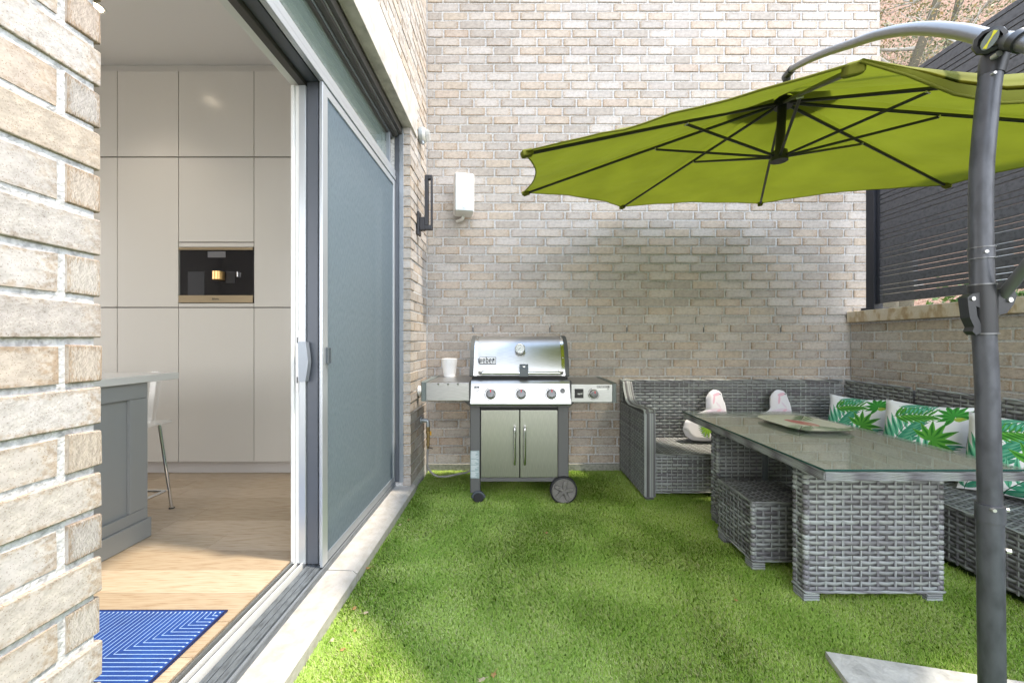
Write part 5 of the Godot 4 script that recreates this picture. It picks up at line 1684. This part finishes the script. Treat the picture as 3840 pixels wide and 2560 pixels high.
# ---------- parasol ----------
func build_umbrella() -> void:
	var um := thing("cantilever_parasol", "lime green cantilever parasol on a curved charcoal pole over the glass table", "parasol")
	var K := 1.07
	var tips := [pt(1958, 569, 1.568 * K), pt(1962, 722, 2.572 * K), pt(2329, 775, 3.222 * K), pt(2851, 763, 3.138 * K), pt(3558, 693, 2.369 * K), Vector3(2.509 * K, H + 0.709 * K, -1.366 * K), Vector3(1.721 * K, H + 0.553 * K, -0.716 * K), pt(3212, 235, 0.799 * K)]
	var apex := pt(2938, 352, 1.935 * K)
	var low := pt(2923, 590, 1.90 * K)
	for k in 8:
		var a: Vector3 = tips[k]
		var b: Vector3 = tips[(k + 1) % 8]
		var mb := MB.new()
		var n := 12
		var ids := []
		var slack := k == 6
		var wr2 := FastNoiseLite.new()
		wr2.seed = 30 + k; wr2.frequency = 2.2
		for j in n + 1:
			var ln := []
			for i in n + 1:
				var t := 0.03 + 0.97 * float(j) / n
				var s := float(i) / n
				var bow := 4.0 * s * (1.0 - s)
				var e := a.lerp(b, s)
				var p := apex.lerp(e, t)
				var inw := (apex - e).normalized()
				if not slack: p += inw * 0.075 * bow * t * t * t
				p.y -= (0.030 * bow * sin(PI * minf(t, 0.92)) if not slack else 0.05 * bow * t * t)
				p.y += wr2.get_noise_2d(p.x * 2.0, p.z * 2.0) * 0.012 * bow
				ln.append(mb.vert(p, Vector3.UP, Vector2(s, t)))
			ids.append(ln)
		if slack:
			# loose hem of the panel by the pole, hanging outside the rim
			for q in 3:
				var ln := []
				for i in n + 1:
					var s := float(i) / n
					var dr := 0.062 * smoothstep(0.0, 0.22, s) * smoothstep(0.0, 0.22, 1.0 - s) + 0.003
					var p: Vector3 = mb.v[ids[n][i]]
					ln.append(mb.vert(p + Vector3(0, -dr * (q + 1) / 3.0, 0.012 * sin(PI * (q + 1) / 3.0) + 0.01 * (q + 1) / 3.0), Vector3.UP, Vector2(s, 1)))
				ids.append(ln)
		var m := ids.size() - 1
		for j in m:
			for i in n:
				mb.tri(ids[j][i], ids[j][i + 1], ids[j + 1][i + 1], Vector3.UP); mb.tri(ids[j][i], ids[j + 1][i + 1], ids[j + 1][i], Vector3.UP)
		for j in m + 1:
			for i in n + 1:
				var da: Vector3 = mb.v[ids[j][mini(i + 1, n)]] - mb.v[ids[j][maxi(i - 1, 0)]]
				var db: Vector3 = mb.v[ids[mini(j + 1, m)][i]] - mb.v[ids[maxi(j - 1, 0)][i]]
				var nn := db.cross(da).normalized()
				mb.n[ids[j][i]] = nn if nn.y > 0 else -nn
		var pn := obj("canopy_panel", mb, M.canopy_fabric, um)
		var hem := []
		for i in n + 1: hem.append(mb.v[ids[m][i]])
		pipe("hem", hem, 0.0032, M.canopy_fabric, pn, 6)
		# rib, strut, tip pocket
		var off := Vector3(0, -0.016, 0)
		var hubp: Vector3 = apex + Vector3(0, -0.045, 0)
		var rdir: Vector3 = (a - hubp).normalized()
		var rib := pipe("rib", [hubp + rdir * 0.03, hubp.lerp(a, 0.5) + off + Vector3(0, 0.012, 0), a + off * 0.8 - rdir * 0.01], 0.0078, M.rib_paint, um, 8)
		var mid: Vector3 = hubp.lerp(a, 0.42) + off
		pipe("strut", [low + (mid - low).normalized() * 0.035, mid], 0.0066, M.rib_paint, rib, 8)
		pipe("bolt", [mid + rdir.cross(Vector3.UP).normalized() * 0.012, mid - rdir.cross(Vector3.UP).normalized() * 0.012], 0.004, M.bolt_zinc, rib, 8)
		var pk := MB.new()
		pk.xf = Transform3D(Basis.looking_at(-rdir, Vector3.UP), a)
		pk.rbox(Vector3(-0.018, -0.024, -0.045), Vector3(0.018, 0.004, 0.006), 0.006)
		obj("tip_pocket", pk, M.canopy_fabric, rib)
		# vent cap over the crown
		var vc := MB.new()
		var top := apex + Vector3(0, 0.055, 0)
		var va := apex.lerp(a, 0.17) + Vector3(0, 0.018, 0)
		var vb := apex.lerp(b, 0.17) + Vector3(0, 0.018, 0)
		vc.quad(top, va, va.lerp(vb, 0.5) + Vector3(0, 0.008, 0), vb)
		obj("vent_cap", vc, M.canopy_fabric, um)
	pipe("crown_post", [low + Vector3(0, -0.005, 0), apex + Vector3(0, 0.03, 0)], 0.021, M.rib_paint, um, 16)
	pipe("runner", [low + Vector3(0, -0.02, 0), low + Vector3(0, 0.03, 0)], [0.040, 0.036], M.joint_plastic, um, 16)
	pipe("crown_ring", [apex + Vector3(0, -0.07, 0), apex + Vector3(0, -0.03, 0)], 0.042, M.joint_plastic, um, 16)
	# arm: from the pivot on the pole over the canopy to the crown
	var D := 0.765
	var piv := pt(3738, 165, D)
	var p0 := Vector2(piv.x, D)
	var p1 := Vector2(apex.x, -apex.z)
	var arm := []
	for q in [[3731, 148], [3597, 117], [3444, 107], [3307, 127], [3203, 161], [3100, 196], [3030, 226], [2972, 258], [2950, 285]]:
		var ratio: float = (q[0] - 1920.0) / F
		var t := (p0.x - ratio * p0.y) / (ratio * (p1.y - p0.y) - (p1.x - p0.x))
		var z: float = lerpf(p0.y, p1.y, clampf(t, 0, 1))
		arm.append(pt(q[0], q[1], z))
	var back := Vector3(p0.x - p1.x, 0, -(p0.y - p1.y)).normalized()
	var rear := piv + back * 0.22 + Vector3(0, -0.30, 0)
	var whole := [rear, piv + back * 0.155 + Vector3(0, -0.165, 0), piv + back * 0.085 + Vector3(0, -0.062, 0)] + arm
	pipe("arm", curve(whole, 6), 0.0145, M.arm_paint, um, 20)
	pipe("arm_collar", [arm[-1] + (arm[-2] - arm[-1]).normalized() * 0.09, arm[-1] - (arm[-2] - arm[-1]).normalized() * 0.015], 0.0185, M.joint_plastic, um, 16)
	pipe("arm_joint", curve([arm[-1] + (arm[-2] - arm[-1]).normalized() * 0.01, arm[-1] + Vector3(0, -0.03, 0), apex + Vector3(0, 0.035, 0)], 4), 0.017, M.joint_plastic, um, 14)
	pipe("arm_collar", [piv + back * 0.050 + Vector3(0, -0.027, 0), piv + back * 0.064 + Vector3(0, -0.040, 0)], 0.0185, M.joint_plastic, um, 18)
	# pole
	var pp := []
	for q in [[3721, 2560], [3714, 1900], [3703, 1450], [3692, 1250], [3684, 1060], [3680, 880], [3680, 720], [3684, 610], [3695, 480], [3708, 350], [3721, 255]]:
		pp.append(pt(q[0], q[1], D))
	var up_pole := [pp[1]] + pp.slice(2)
	pipe("upper_pole", curve(up_pole, 5), 0.0166, M.pole_paint, um, 28)
	var ground := Vector3(pp[0].x + 0.002, 0.02, -D)
	pipe("lower_pole", [ground, pp[0], pp[1] + Vector3(0, -0.004, 0)], 0.0184, M.pole_paint, um, 28)
	var cq: Vector3 = pt(3714, 1918, D)
	var cl := pipe("pole_collar", [cq + Vector3(0, -0.017, 0), cq + Vector3(0, 0.015, 0)], 0.0203, M.pole_paint, um, 28)
	pipe("bolt", [cq + Vector3(-0.013, 0.010, 0.013), cq + Vector3(-0.015, 0.010, 0.0205)], 0.0032, M.bolt_zinc, cl, 10)
	pipe("bolt", [cq + Vector3(0.017, 0.008, 0.010), cq + Vector3(0.0215, 0.008, 0.012)], 0.0032, M.bolt_zinc, cl, 10)
	var c2 := pt(3716, 2052, D)
	pipe("bolt", [c2 + Vector3(0.014, 0, 0.012), c2 + Vector3(0.020, 0, 0.015)], 0.0045, M.bolt_zinc, cl, 12)
	# bands and slider with its lever
	var bc := pt(3682, 950, D)
	var bd := pipe("pole_band", [bc + Vector3(0, -0.010, 0), bc + Vector3(0, 0.010, 0)], 0.0178, M.pole_paint, um, 28)
	for s in [-0.0105, 0.0105]: pipe("band_rim", [bc + Vector3(0, s - 0.001, 0), bc + Vector3(0, s + 0.001, 0)], 0.0188, M.arm_paint, bd, 28)
	pipe("bolt", [bc + Vector3(-0.009, 0, 0.014), bc + Vector3(-0.011, 0, 0.0185)], 0.003, M.bolt_zinc, bd, 10)
	var s0 := pt(3692, 1251, D)
	var s1 := pt(3684, 1068, D)
	var sl := pipe("slider", [s0, s1], 0.0186, M.joint_plastic, um, 28)
	for q in [s0, s1]: pipe("slider_rim", [q + Vector3(0, -0.0012, 0), q + Vector3(0, 0.0012, 0)], 0.0198, M.arm_paint, sl, 28)
	var sc := pt(3690, 1135, D)
	for zz in [-0.012, 0.010]:
		var cv := MB.new()
		cv.xf = Transform3D(Basis.from_scale(Vector3.ONE * 1.12), sc + Vector3(-0.007, 0, 0))
		cv.prism(PackedVector2Array([Vector2(0.016, -0.022), Vector2(0.030, -0.019), Vector2(0.042, -0.004), Vector2(0.047, 0.010), Vector2(0.044, 0.020), Vector2(0.034, 0.014), Vector2(0.026, 0.024), Vector2(0.016, 0.022)]), zz - 0.003, zz + 0.003)
		obj("clevis", cv, M.joint_plastic, sl)
	pipe("clevis_pin", [sc + Vector3(0.031, 0.004, -0.016), sc + Vector3(0.031, 0.004, 0.0178)], 0.0045, M.bolt_zinc, sl, 12)
	pipe("support_strut", [sc + Vector3(0.030, 0.004, -0.001), rear + Vector3(0, 0.0, 0)], 0.0095, M.arm_paint, um, 14)
	var lv := MB.new()
	lv.xf = Transform3D(Basis.from_scale(Vector3.ONE * 1.17), sc + Vector3(0.010, 0, 0))
	lv.prism(PackedVector2Array([Vector2(-0.022, 0.016), Vector2(-0.036, 0.014), Vector2(-0.044, 0.008), Vector2(-0.043, -0.004), Vector2(-0.040, -0.025), Vector2(-0.033, -0.040), Vector2(-0.036, -0.047), Vector2(-0.030, -0.053), Vector2(-0.022, -0.050), Vector2(-0.020, -0.040), Vector2(-0.028, -0.022), Vector2(-0.030, -0.006), Vector2(-0.022, -0.010)]), -0.006, 0.008)
	obj("lever", lv, M.joint_plastic, sl)
	pipe("lever_pin", [sc + Vector3(-0.032, 0.007, -0.009), sc + Vector3(-0.032, 0.007, 0.0118)], 0.0038, M.bolt_zinc, sl, 10)
	# pivot head
	var ph := MB.new()
	ph.tube([pt(3718, 285, D), pt(3728, 230, D), pt(3740, 175, D)], [0.0178, 0.020, 0.018], 20)
	ph.rbox(piv + Vector3(-0.016, -0.034, -0.016), piv + Vector3(0.018, 0.018, 0.016), 0.007)
	var pho := obj("pivot_head", ph, M.joint_plastic, um)
	var kb := MB.new()
	var kc := pt(3712, 160, D)
	var face := Basis(Vector3.UP, -0.85) * Basis(Vector3(1, 0, 0), 0.28) * Basis(Vector3(0, 0, 1), -0.5)
	var kn := face.z
	kb.xf = Transform3D(face * Basis(Vector3(1, 0, 0), PI / 2), kc + kn * 0.016)
	var kpoly := []
	kb.lathe([Vector2(0.012, -0.012), Vector2(0.021, -0.008), Vector2(0.0235, 0.0), Vector2(0.022, 0.008), Vector2(0.016, 0.011)], 10)
	obj("tilt_knob", kb, M.joint_plastic, pho)
	var ov := MB.new()
	ov.xf = Transform3D(face, kc + kn * 0.0275)
	var el := PackedVector2Array()
	for k in 24: el.append(Vector2(cos(TAU * k / 24) * 0.0095, sin(TAU * k / 24) * 0.0165))
	ov.prism(el, -0.001, 0.0012)
	var ovo := obj("knob_badge", ov, M.table_cap, pho)
	var ye := MB.new()
	ye.xf = Transform3D(face, kc + kn * 0.0288)
	ye.prism(PackedVector2Array([Vector2(-0.0028, -0.014), Vector2(0.0028, -0.014), Vector2(0.0012, -0.006), Vector2(0.0012, 0.006), Vector2(0.003, 0.014), Vector2(-0.003, 0.014), Vector2(-0.0012, 0.006), Vector2(-0.0012, -0.006)]), 0, 0.0008)
	obj("badge_mark", ye, M.yellow_tag_bright, ovo)
	pipe("bolt", [pt(3702, 232, D) + Vector3(-0.002, 0, 0.012), pt(3702, 232, D) + Vector3(-0.004, 0, 0.023)], 0.0055, M.bolt_zinc, pho, 14)
	pipe("bolt", [pt(3692, 294, D) + Vector3(0.002, 0, 0.008), pt(3692, 294, D) + Vector3(0, 0, 0.018)], 0.0028, M.bolt_zinc, pho, 10)
	# cross foot
	for a in [0.3, 0.3 + PI / 2]:
		var fb := MB.new()
		fb.xf = Transform3D(Basis(Vector3.UP, a), Vector3(ground.x, 0, ground.z))
		fb.rbox(Vector3(-0.48, -0.004 + (0.0 if a < 1 else 0.001), -0.025), Vector3(0.48, 0.026 if a < 1 else 0.027, 0.025), 0.003)
		obj("cross_foot", fb, M.pole_paint, um)
	at_base(um)

# ---------- beyond the wall ----------
func leaf_mesh(mb: MB, p: Vector3, size: float, r: RandomNumberGenerator, cols: Array) -> void:
	var d := Vector3(r.randf_range(-1, 1), r.randf_range(-1, 1), r.randf_range(-1, 1)).normalized()
	var e := d.cross(Vector3(r.randf_range(-1, 1), r.randf_range(-1, 1), r.randf_range(-1, 1))).normalized()
	mb.col = cols[r.randi() % cols.size()]
	mb.quad(p - d * size, p + e * size * 0.45, p + d * size, p - e * size * 0.45)
func branch(mb: MB, r: RandomNumberGenerator, p: Vector3, dir: Vector3, length: float, rad: float, depth: int, ends: Array) -> void:
	var pts := [p]
	var rads := [rad]
	var d := dir
	var q := p
	var n := 5
	for k in n:
		d = (d + Vector3(r.randf_range(-1, 1), r.randf_range(-0.6, 0.9), r.randf_range(-1, 1)) * 0.20).normalized()
		q += d * length / n
		pts.append(q); rads.append(rad * (1.0 - 0.55 * (k + 1.0) / n))
	mb.tube(pts, rads, 6 if rad > 0.02 else 4, false)
	if depth <= 0 or rad < 0.004:
		ends.append(q)
		return
	var kids := 4 if depth > 1 else 3
	for k in kids:
		var at: int = 2 + r.randi() % 4
		var side := Vector3(r.randf_range(-1, 1), r.randf_range(-0.4, 0.8), r.randf_range(-1, 1)).normalized()
		branch(mb, r, pts[at], (d * 0.7 + side).normalized(), length * r.randf_range(0.5, 0.75), rads[at] * 0.6, depth - 1, ends)
		ends.append(pts[at])
func build_background() -> void:
	var hb := thing("neighbour_house", "pinkish brick house wall rising behind the bare trees beyond the fence", "house")
	box("wall", Vector3(5.2, -0.05, -13.5), Vector3(26, 13.0, -12.5), M.pink_brick_wall, hb, 0.02)
	box("band", Vector3(5.2, 9.3, -12.499), Vector3(26, 9.5, -12.40), M.limestone, hb, 0.01)
	for x in [8.6, 11.6, 14.6]:
		for y in [3.0, 6.0]:
			var w := box("window", Vector3(x, y, -12.49), Vector3(x + 1.1, y + 1.7, -12.44), M.far_window, hb, 0.01)
			box("sill", Vector3(x - 0.1, y - 0.12, -12.44), Vector3(x + 1.2, y - 0.001, -12.36), M.limestone, w, 0.01)
	var specs := [[7.1, -7.6, 41, "bare tree with a leaning mossy trunk and few yellowing leaves beyond the fence", 7.4], [9.0, -9.2, 57, "twiggy tree with olive green leaves in front of the pinkish house", 7.6], [6.2, -9.0, 63, "slender tree with brown leaves close to the end of the tall brick wall", 7.5], [11.6, -9.8, 88, "bushy tree with dull green leaves behind the slat fence top", 8.0]]
	for s in specs:
		var r := RandomNumberGenerator.new()
		r.seed = s[2]
		var t := thing("garden_tree", s[3], "tree", "trees beyond the fence")
		var tm := MB.new()
		var bs := Vector3(s[0], -0.06, s[1])
		var hh: float = s[4]
		var tr := [bs, bs + Vector3(0.05, hh * 0.3, 0.05), bs + Vector3(0.12, hh * 0.55, -0.05), bs + Vector3(0.45, hh * 0.8, -0.1), bs + Vector3(0.95, hh * 1.05, 0.1), bs + Vector3(1.3, hh * 1.3, 0.2)]
		var path := curve(tr, 4)
		var rads := []
		for k in path.size(): rads.append(lerpf(0.17, 0.03, float(k) / path.size()))
		tm.tube(path, rads, 10)
		obj("trunk", tm, M.bark, t)
		var bm := MB.new()
		var ends := []
		for k in 16:
			var at: int = 9 + r.randi() % (path.size() - 10)
			var a := r.randf() * TAU
			branch(bm, r, path[at], Vector3(cos(a), r.randf_range(0.0, 0.7), sin(a)).normalized(), r.randf_range(1.0, 1.9), rads[at] * 0.5, 3, ends)
		obj("branches", bm, M.twig, t)
		var lm := MB.new()
		var cols: Array = [[Color(0.16, 0.16, 0.07), Color(0.26, 0.22, 0.12), Color(0.30, 0.20, 0.09)], [Color(0.11, 0.14, 0.07), Color(0.18, 0.19, 0.10), Color(0.25, 0.24, 0.14)], [Color(0.26, 0.17, 0.09), Color(0.19, 0.17, 0.08), Color(0.32, 0.21, 0.11)], [Color(0.09, 0.13, 0.06), Color(0.15, 0.17, 0.08), Color(0.24, 0.22, 0.11)]][specs.find(s)]
		var per: int = [6, 11, 8, 11][specs.find(s)]
		for e in ends:
			for q in per:
				leaf_mesh(lm, e + Vector3(r.randfn(0, 0.16), r.randfn(0, 0.14), r.randfn(0, 0.16)), r.randf_range(0.02, 0.042), r, cols)
		obj("crown", lm, M.leaf, t)
	# low plants on the far side of the coping
	var r3 := RandomNumberGenerator.new()
	r3.seed = 9
	structure(box("terrace", Vector3(3.345, -0.05, 3.0), Vector3(5.0, 1.44, -5.2), M.ground_soil, null, 0.01))
	for k in 7:
		var pl := thing("ground_plant", "low leafy green plant growing behind the coping under the slat fence", "plant", "plants behind the coping")
		var lm := MB.new()
		var c := Vector3(3.50 + 0.1 * (k % 3), 1.44, -3.05 + k * 0.33)
		for q in 260:
			leaf_mesh(lm, c + Vector3(r3.randfn(0, 0.09), absf(r3.randfn(0.07, 0.07)), r3.randfn(0, 0.14)), r3.randf_range(0.016, 0.032), r3, [Color(0.07, 0.16, 0.03), Color(0.10, 0.20, 0.04), Color(0.16, 0.25, 0.06)])
		obj("leaves", lm, M.leaf, pl)
		var sm := MB.new()
		for q in 6: sm.tube([c, c + Vector3(r3.randfn(0, 0.06), 0.12, r3.randfn(0, 0.09))], 0.004, 4)
		obj("stems", sm, M.twig, pl)

# ---------- turf ----------
func build_turf() -> void:
	var r := RandomNumberGenerator.new()
	r.seed = 61
	var nap := FastNoiseLite.new(); nap.seed = 2; nap.frequency = 1.1; nap.fractal_octaves = 3
	var patch := FastNoiseLite.new(); patch.seed = 8; patch.frequency = 2.6; patch.fractal_octaves = 3
	var meshes := []
	for vnt in 4:
		var mb := MB.new()
		for b in 11:
			var a := r.randf() * TAU
			var p := Vector3(r.randfn(0, 0.006), 0, r.randfn(0, 0.006))
			var d := Vector3(cos(a), 0, sin(a))
			var w := Vector3(-d.z, 0, d.x) * r.randf_range(0.0013, 0.0021)
			var hh := r.randf_range(0.015, 0.025)
			var lean := r.randf_range(0.15, 0.9)
			# each blade is one plain yarn colour
			var c: Color = [Color(0.21, 0.37, 0.03), Color(0.29, 0.46, 0.05), Color(0.36, 0.52, 0.10), Color(0.50, 0.63, 0.20)][b % 4]
			if b == 10: c = Color(0.42, 0.42, 0.18)
			mb.col = c
			var m := p + Vector3(0, hh * 0.6, 0) + d * hh * lean * 0.25
			var tip := p + Vector3(0, hh, 0) + d * hh * lean * 0.8
			var nn := (Vector3.UP * 0.5 - d * 0.2 + w.normalized() * 0.0).normalized()
			var i0 := mb.vert(p - w, nn); var i1 := mb.vert(p + w, nn)
			var i2 := mb.vert(m - w * 0.9, nn); var i3 := mb.vert(m + w * 0.9, nn)
			var i4 := mb.vert(tip, nn)
			mb.tri(i0, i1, i3, nn); mb.tri(i0, i3, i2, nn); mb.tri(i2, i3, i4, nn)
		meshes.append(mb.mesh())
	var spots := [[], [], [], []]
	var tries := 250000
	for k in tries:
		# denser towards the front edge of what can be seen
		var d := 1.15 + 2.49 * pow(r.randf(), 1.35)
		var x := r.randf_range(-0.75, 3.08)
		if x > d * 1.32 + 0.05: continue
		if x > 2.3 and d > 1.7: continue
		if absf(x - 1.536) < 0.005 + 0.003 * sin(d * 23.0): continue      # seam between two rolls of turf
		spots[k % 4].append(Vector3(x, -0.012, -d))
	var turf := Node3D.new()
	for vnt in 4:
		var mm := MultiMesh.new()
		mm.transform_format = MultiMesh.TRANSFORM_3D
		mm.use_colors = true
		mm.mesh = meshes[vnt]
		mm.instance_count = spots[vnt].size()
		for k in spots[vnt].size():
			var p: Vector3 = spots[vnt][k]
			var g := nap.get_noise_2d(p.x, p.z)
			var a := 1.2 + g * 1.8
			var lay := 0.22 + 0.22 * absf(nap.get_noise_2d(p.x + 40, p.z)) + r.randf_range(-0.12, 0.12)
			var axis := Vector3(cos(a), 0, sin(a))
			var b := Basis(axis, lay) * Basis(Vector3.UP, r.randf() * TAU)
			b = b.scaled(Vector3.ONE * r.randf_range(0.85, 1.15))
			mm.set_instance_transform(k, Transform3D(b, p))
			var c := clampf(0.5 + patch.get_noise_2d(p.x, p.z) * 1.3, 0, 1)
			mm.set_instance_color(k, Color(0.82, 0.88, 0.72).lerp(Color(1.18, 1.1, 1.3), c) * r.randf_range(0.9, 1.1))
		var mi := MultiMeshInstance3D.new()
		mi.name = numbered("artificial_grass")
		mi.multimesh = mm
		mi.material_override = M.turf_blade
		mi.set_meta("kind", "stuff")
		mi.set_meta("label", "short bright green artificial grass covering the courtyard")
		mi.set_meta("category", "grass")
		add_child(mi)
	# dry leaves on the turf
	for q in [[1330, 2365, 0], [1245, 2400, 1], [1285, 2435, 0], [1220, 2290, 1], [1330, 2280, 0], [1370, 2300, 1], [1530, 1950, 0], [1500, 1968, 1], [2050, 1998, 0], [1850, 2530, 0], [1805, 2548, 1], [1380, 2130, 0], [2620, 2120, 1], [2760, 2250, 0]]:
		var mb := MB.new()
		var n := 10
		var sz := r.randf_range(0.010, 0.018)
		var c := mb.vert(Vector3(0, 0.003, 0), Vector3.UP)
		var pv := -1
		var fst := -1
		for k in n:
			var a := TAU * k / n
			var rr := sz * (1.0 if k % 2 == 0 else 0.6) * r.randf_range(0.8, 1.1)
			var i := mb.vert(Vector3(cos(a) * rr, r.randf_range(-0.002, 0.006), sin(a) * rr * 0.7), Vector3(cos(a) * 0.3, 1, sin(a) * 0.3))
			if pv >= 0: mb.tri(c, pv, i, Vector3.UP)
			else: fst = i
			pv = i
		mb.tri(c, pv, fst, Vector3.UP)
		mb.tube([Vector3(0, 0.003, 0), Vector3(sz * 1.6, 0.006, sz * 0.3)], 0.0007, 4)
		var lf := obj("fallen_leaf", mb, M.dead_leaf if q[2] == 0 else M.dead_leaf_pale)
		var d: float = F * (H - 0.012) / (q[1] - 1280.0)
		lf.transform = Transform3D(Basis(Vector3.UP, r.randf() * TAU), Vector3((q[0] - 1920.0) * d / F, 0.012, -d))
		tag(lf, "small curled dry leaf lying on the artificial turf", "leaf", "dry leaves on the turf")
	# stone paver lying on the turf by the parasol pole
	var pv2 := thing("stone_paver", "pale square stone paver with fine grooves lying on the turf", "paver")
	var e1 := Vector3(0.452, 0, 0.105).normalized()
	var e2 := Vector3(-0.10, 0, 0.45).normalized()
	var c0 := Vector3(1.168, 0, -1.482)
	var pm := MB.new()
	var sz := 0.60
	var corners := [c0, c0 + e2 * sz, c0 + e2 * sz + e1 * sz, c0 + e1 * sz]
	var poly := PackedVector2Array()
	for q in corners: poly.append(Vector2(q.x, -q.z))
	pm.xf = Transform3D(Basis(Vector3(1, 0, 0), -PI / 2), Vector3.ZERO)
	pm.prism(poly, -0.008, 0.030)
	obj("slab", pm, M.paver_stone, pv2)
	for k in range(1, 14):
		for ax in 2:
			var u := e1 if ax == 0 else e2
			var v := e2 if ax == 0 else e1
			var a := c0 + u * sz * k / 14.0 + v * 0.012
			var b := a + v * (sz - 0.024)
			var gm := MB.new()
			var side := u * 0.0012
			var y := Vector3(0, 0.0304, 0)
			gm.quad(a - side + y, b - side + y, b + side + y, a + side + y)
			gm.quad(a - side + y, a + side + y, a + y + Vector3(0, 0.0006, 0), a + y + Vector3(0, 0.0006, 0))
			obj("ridge", gm, M.paver_stone, pv2)
	at_base(pv2)
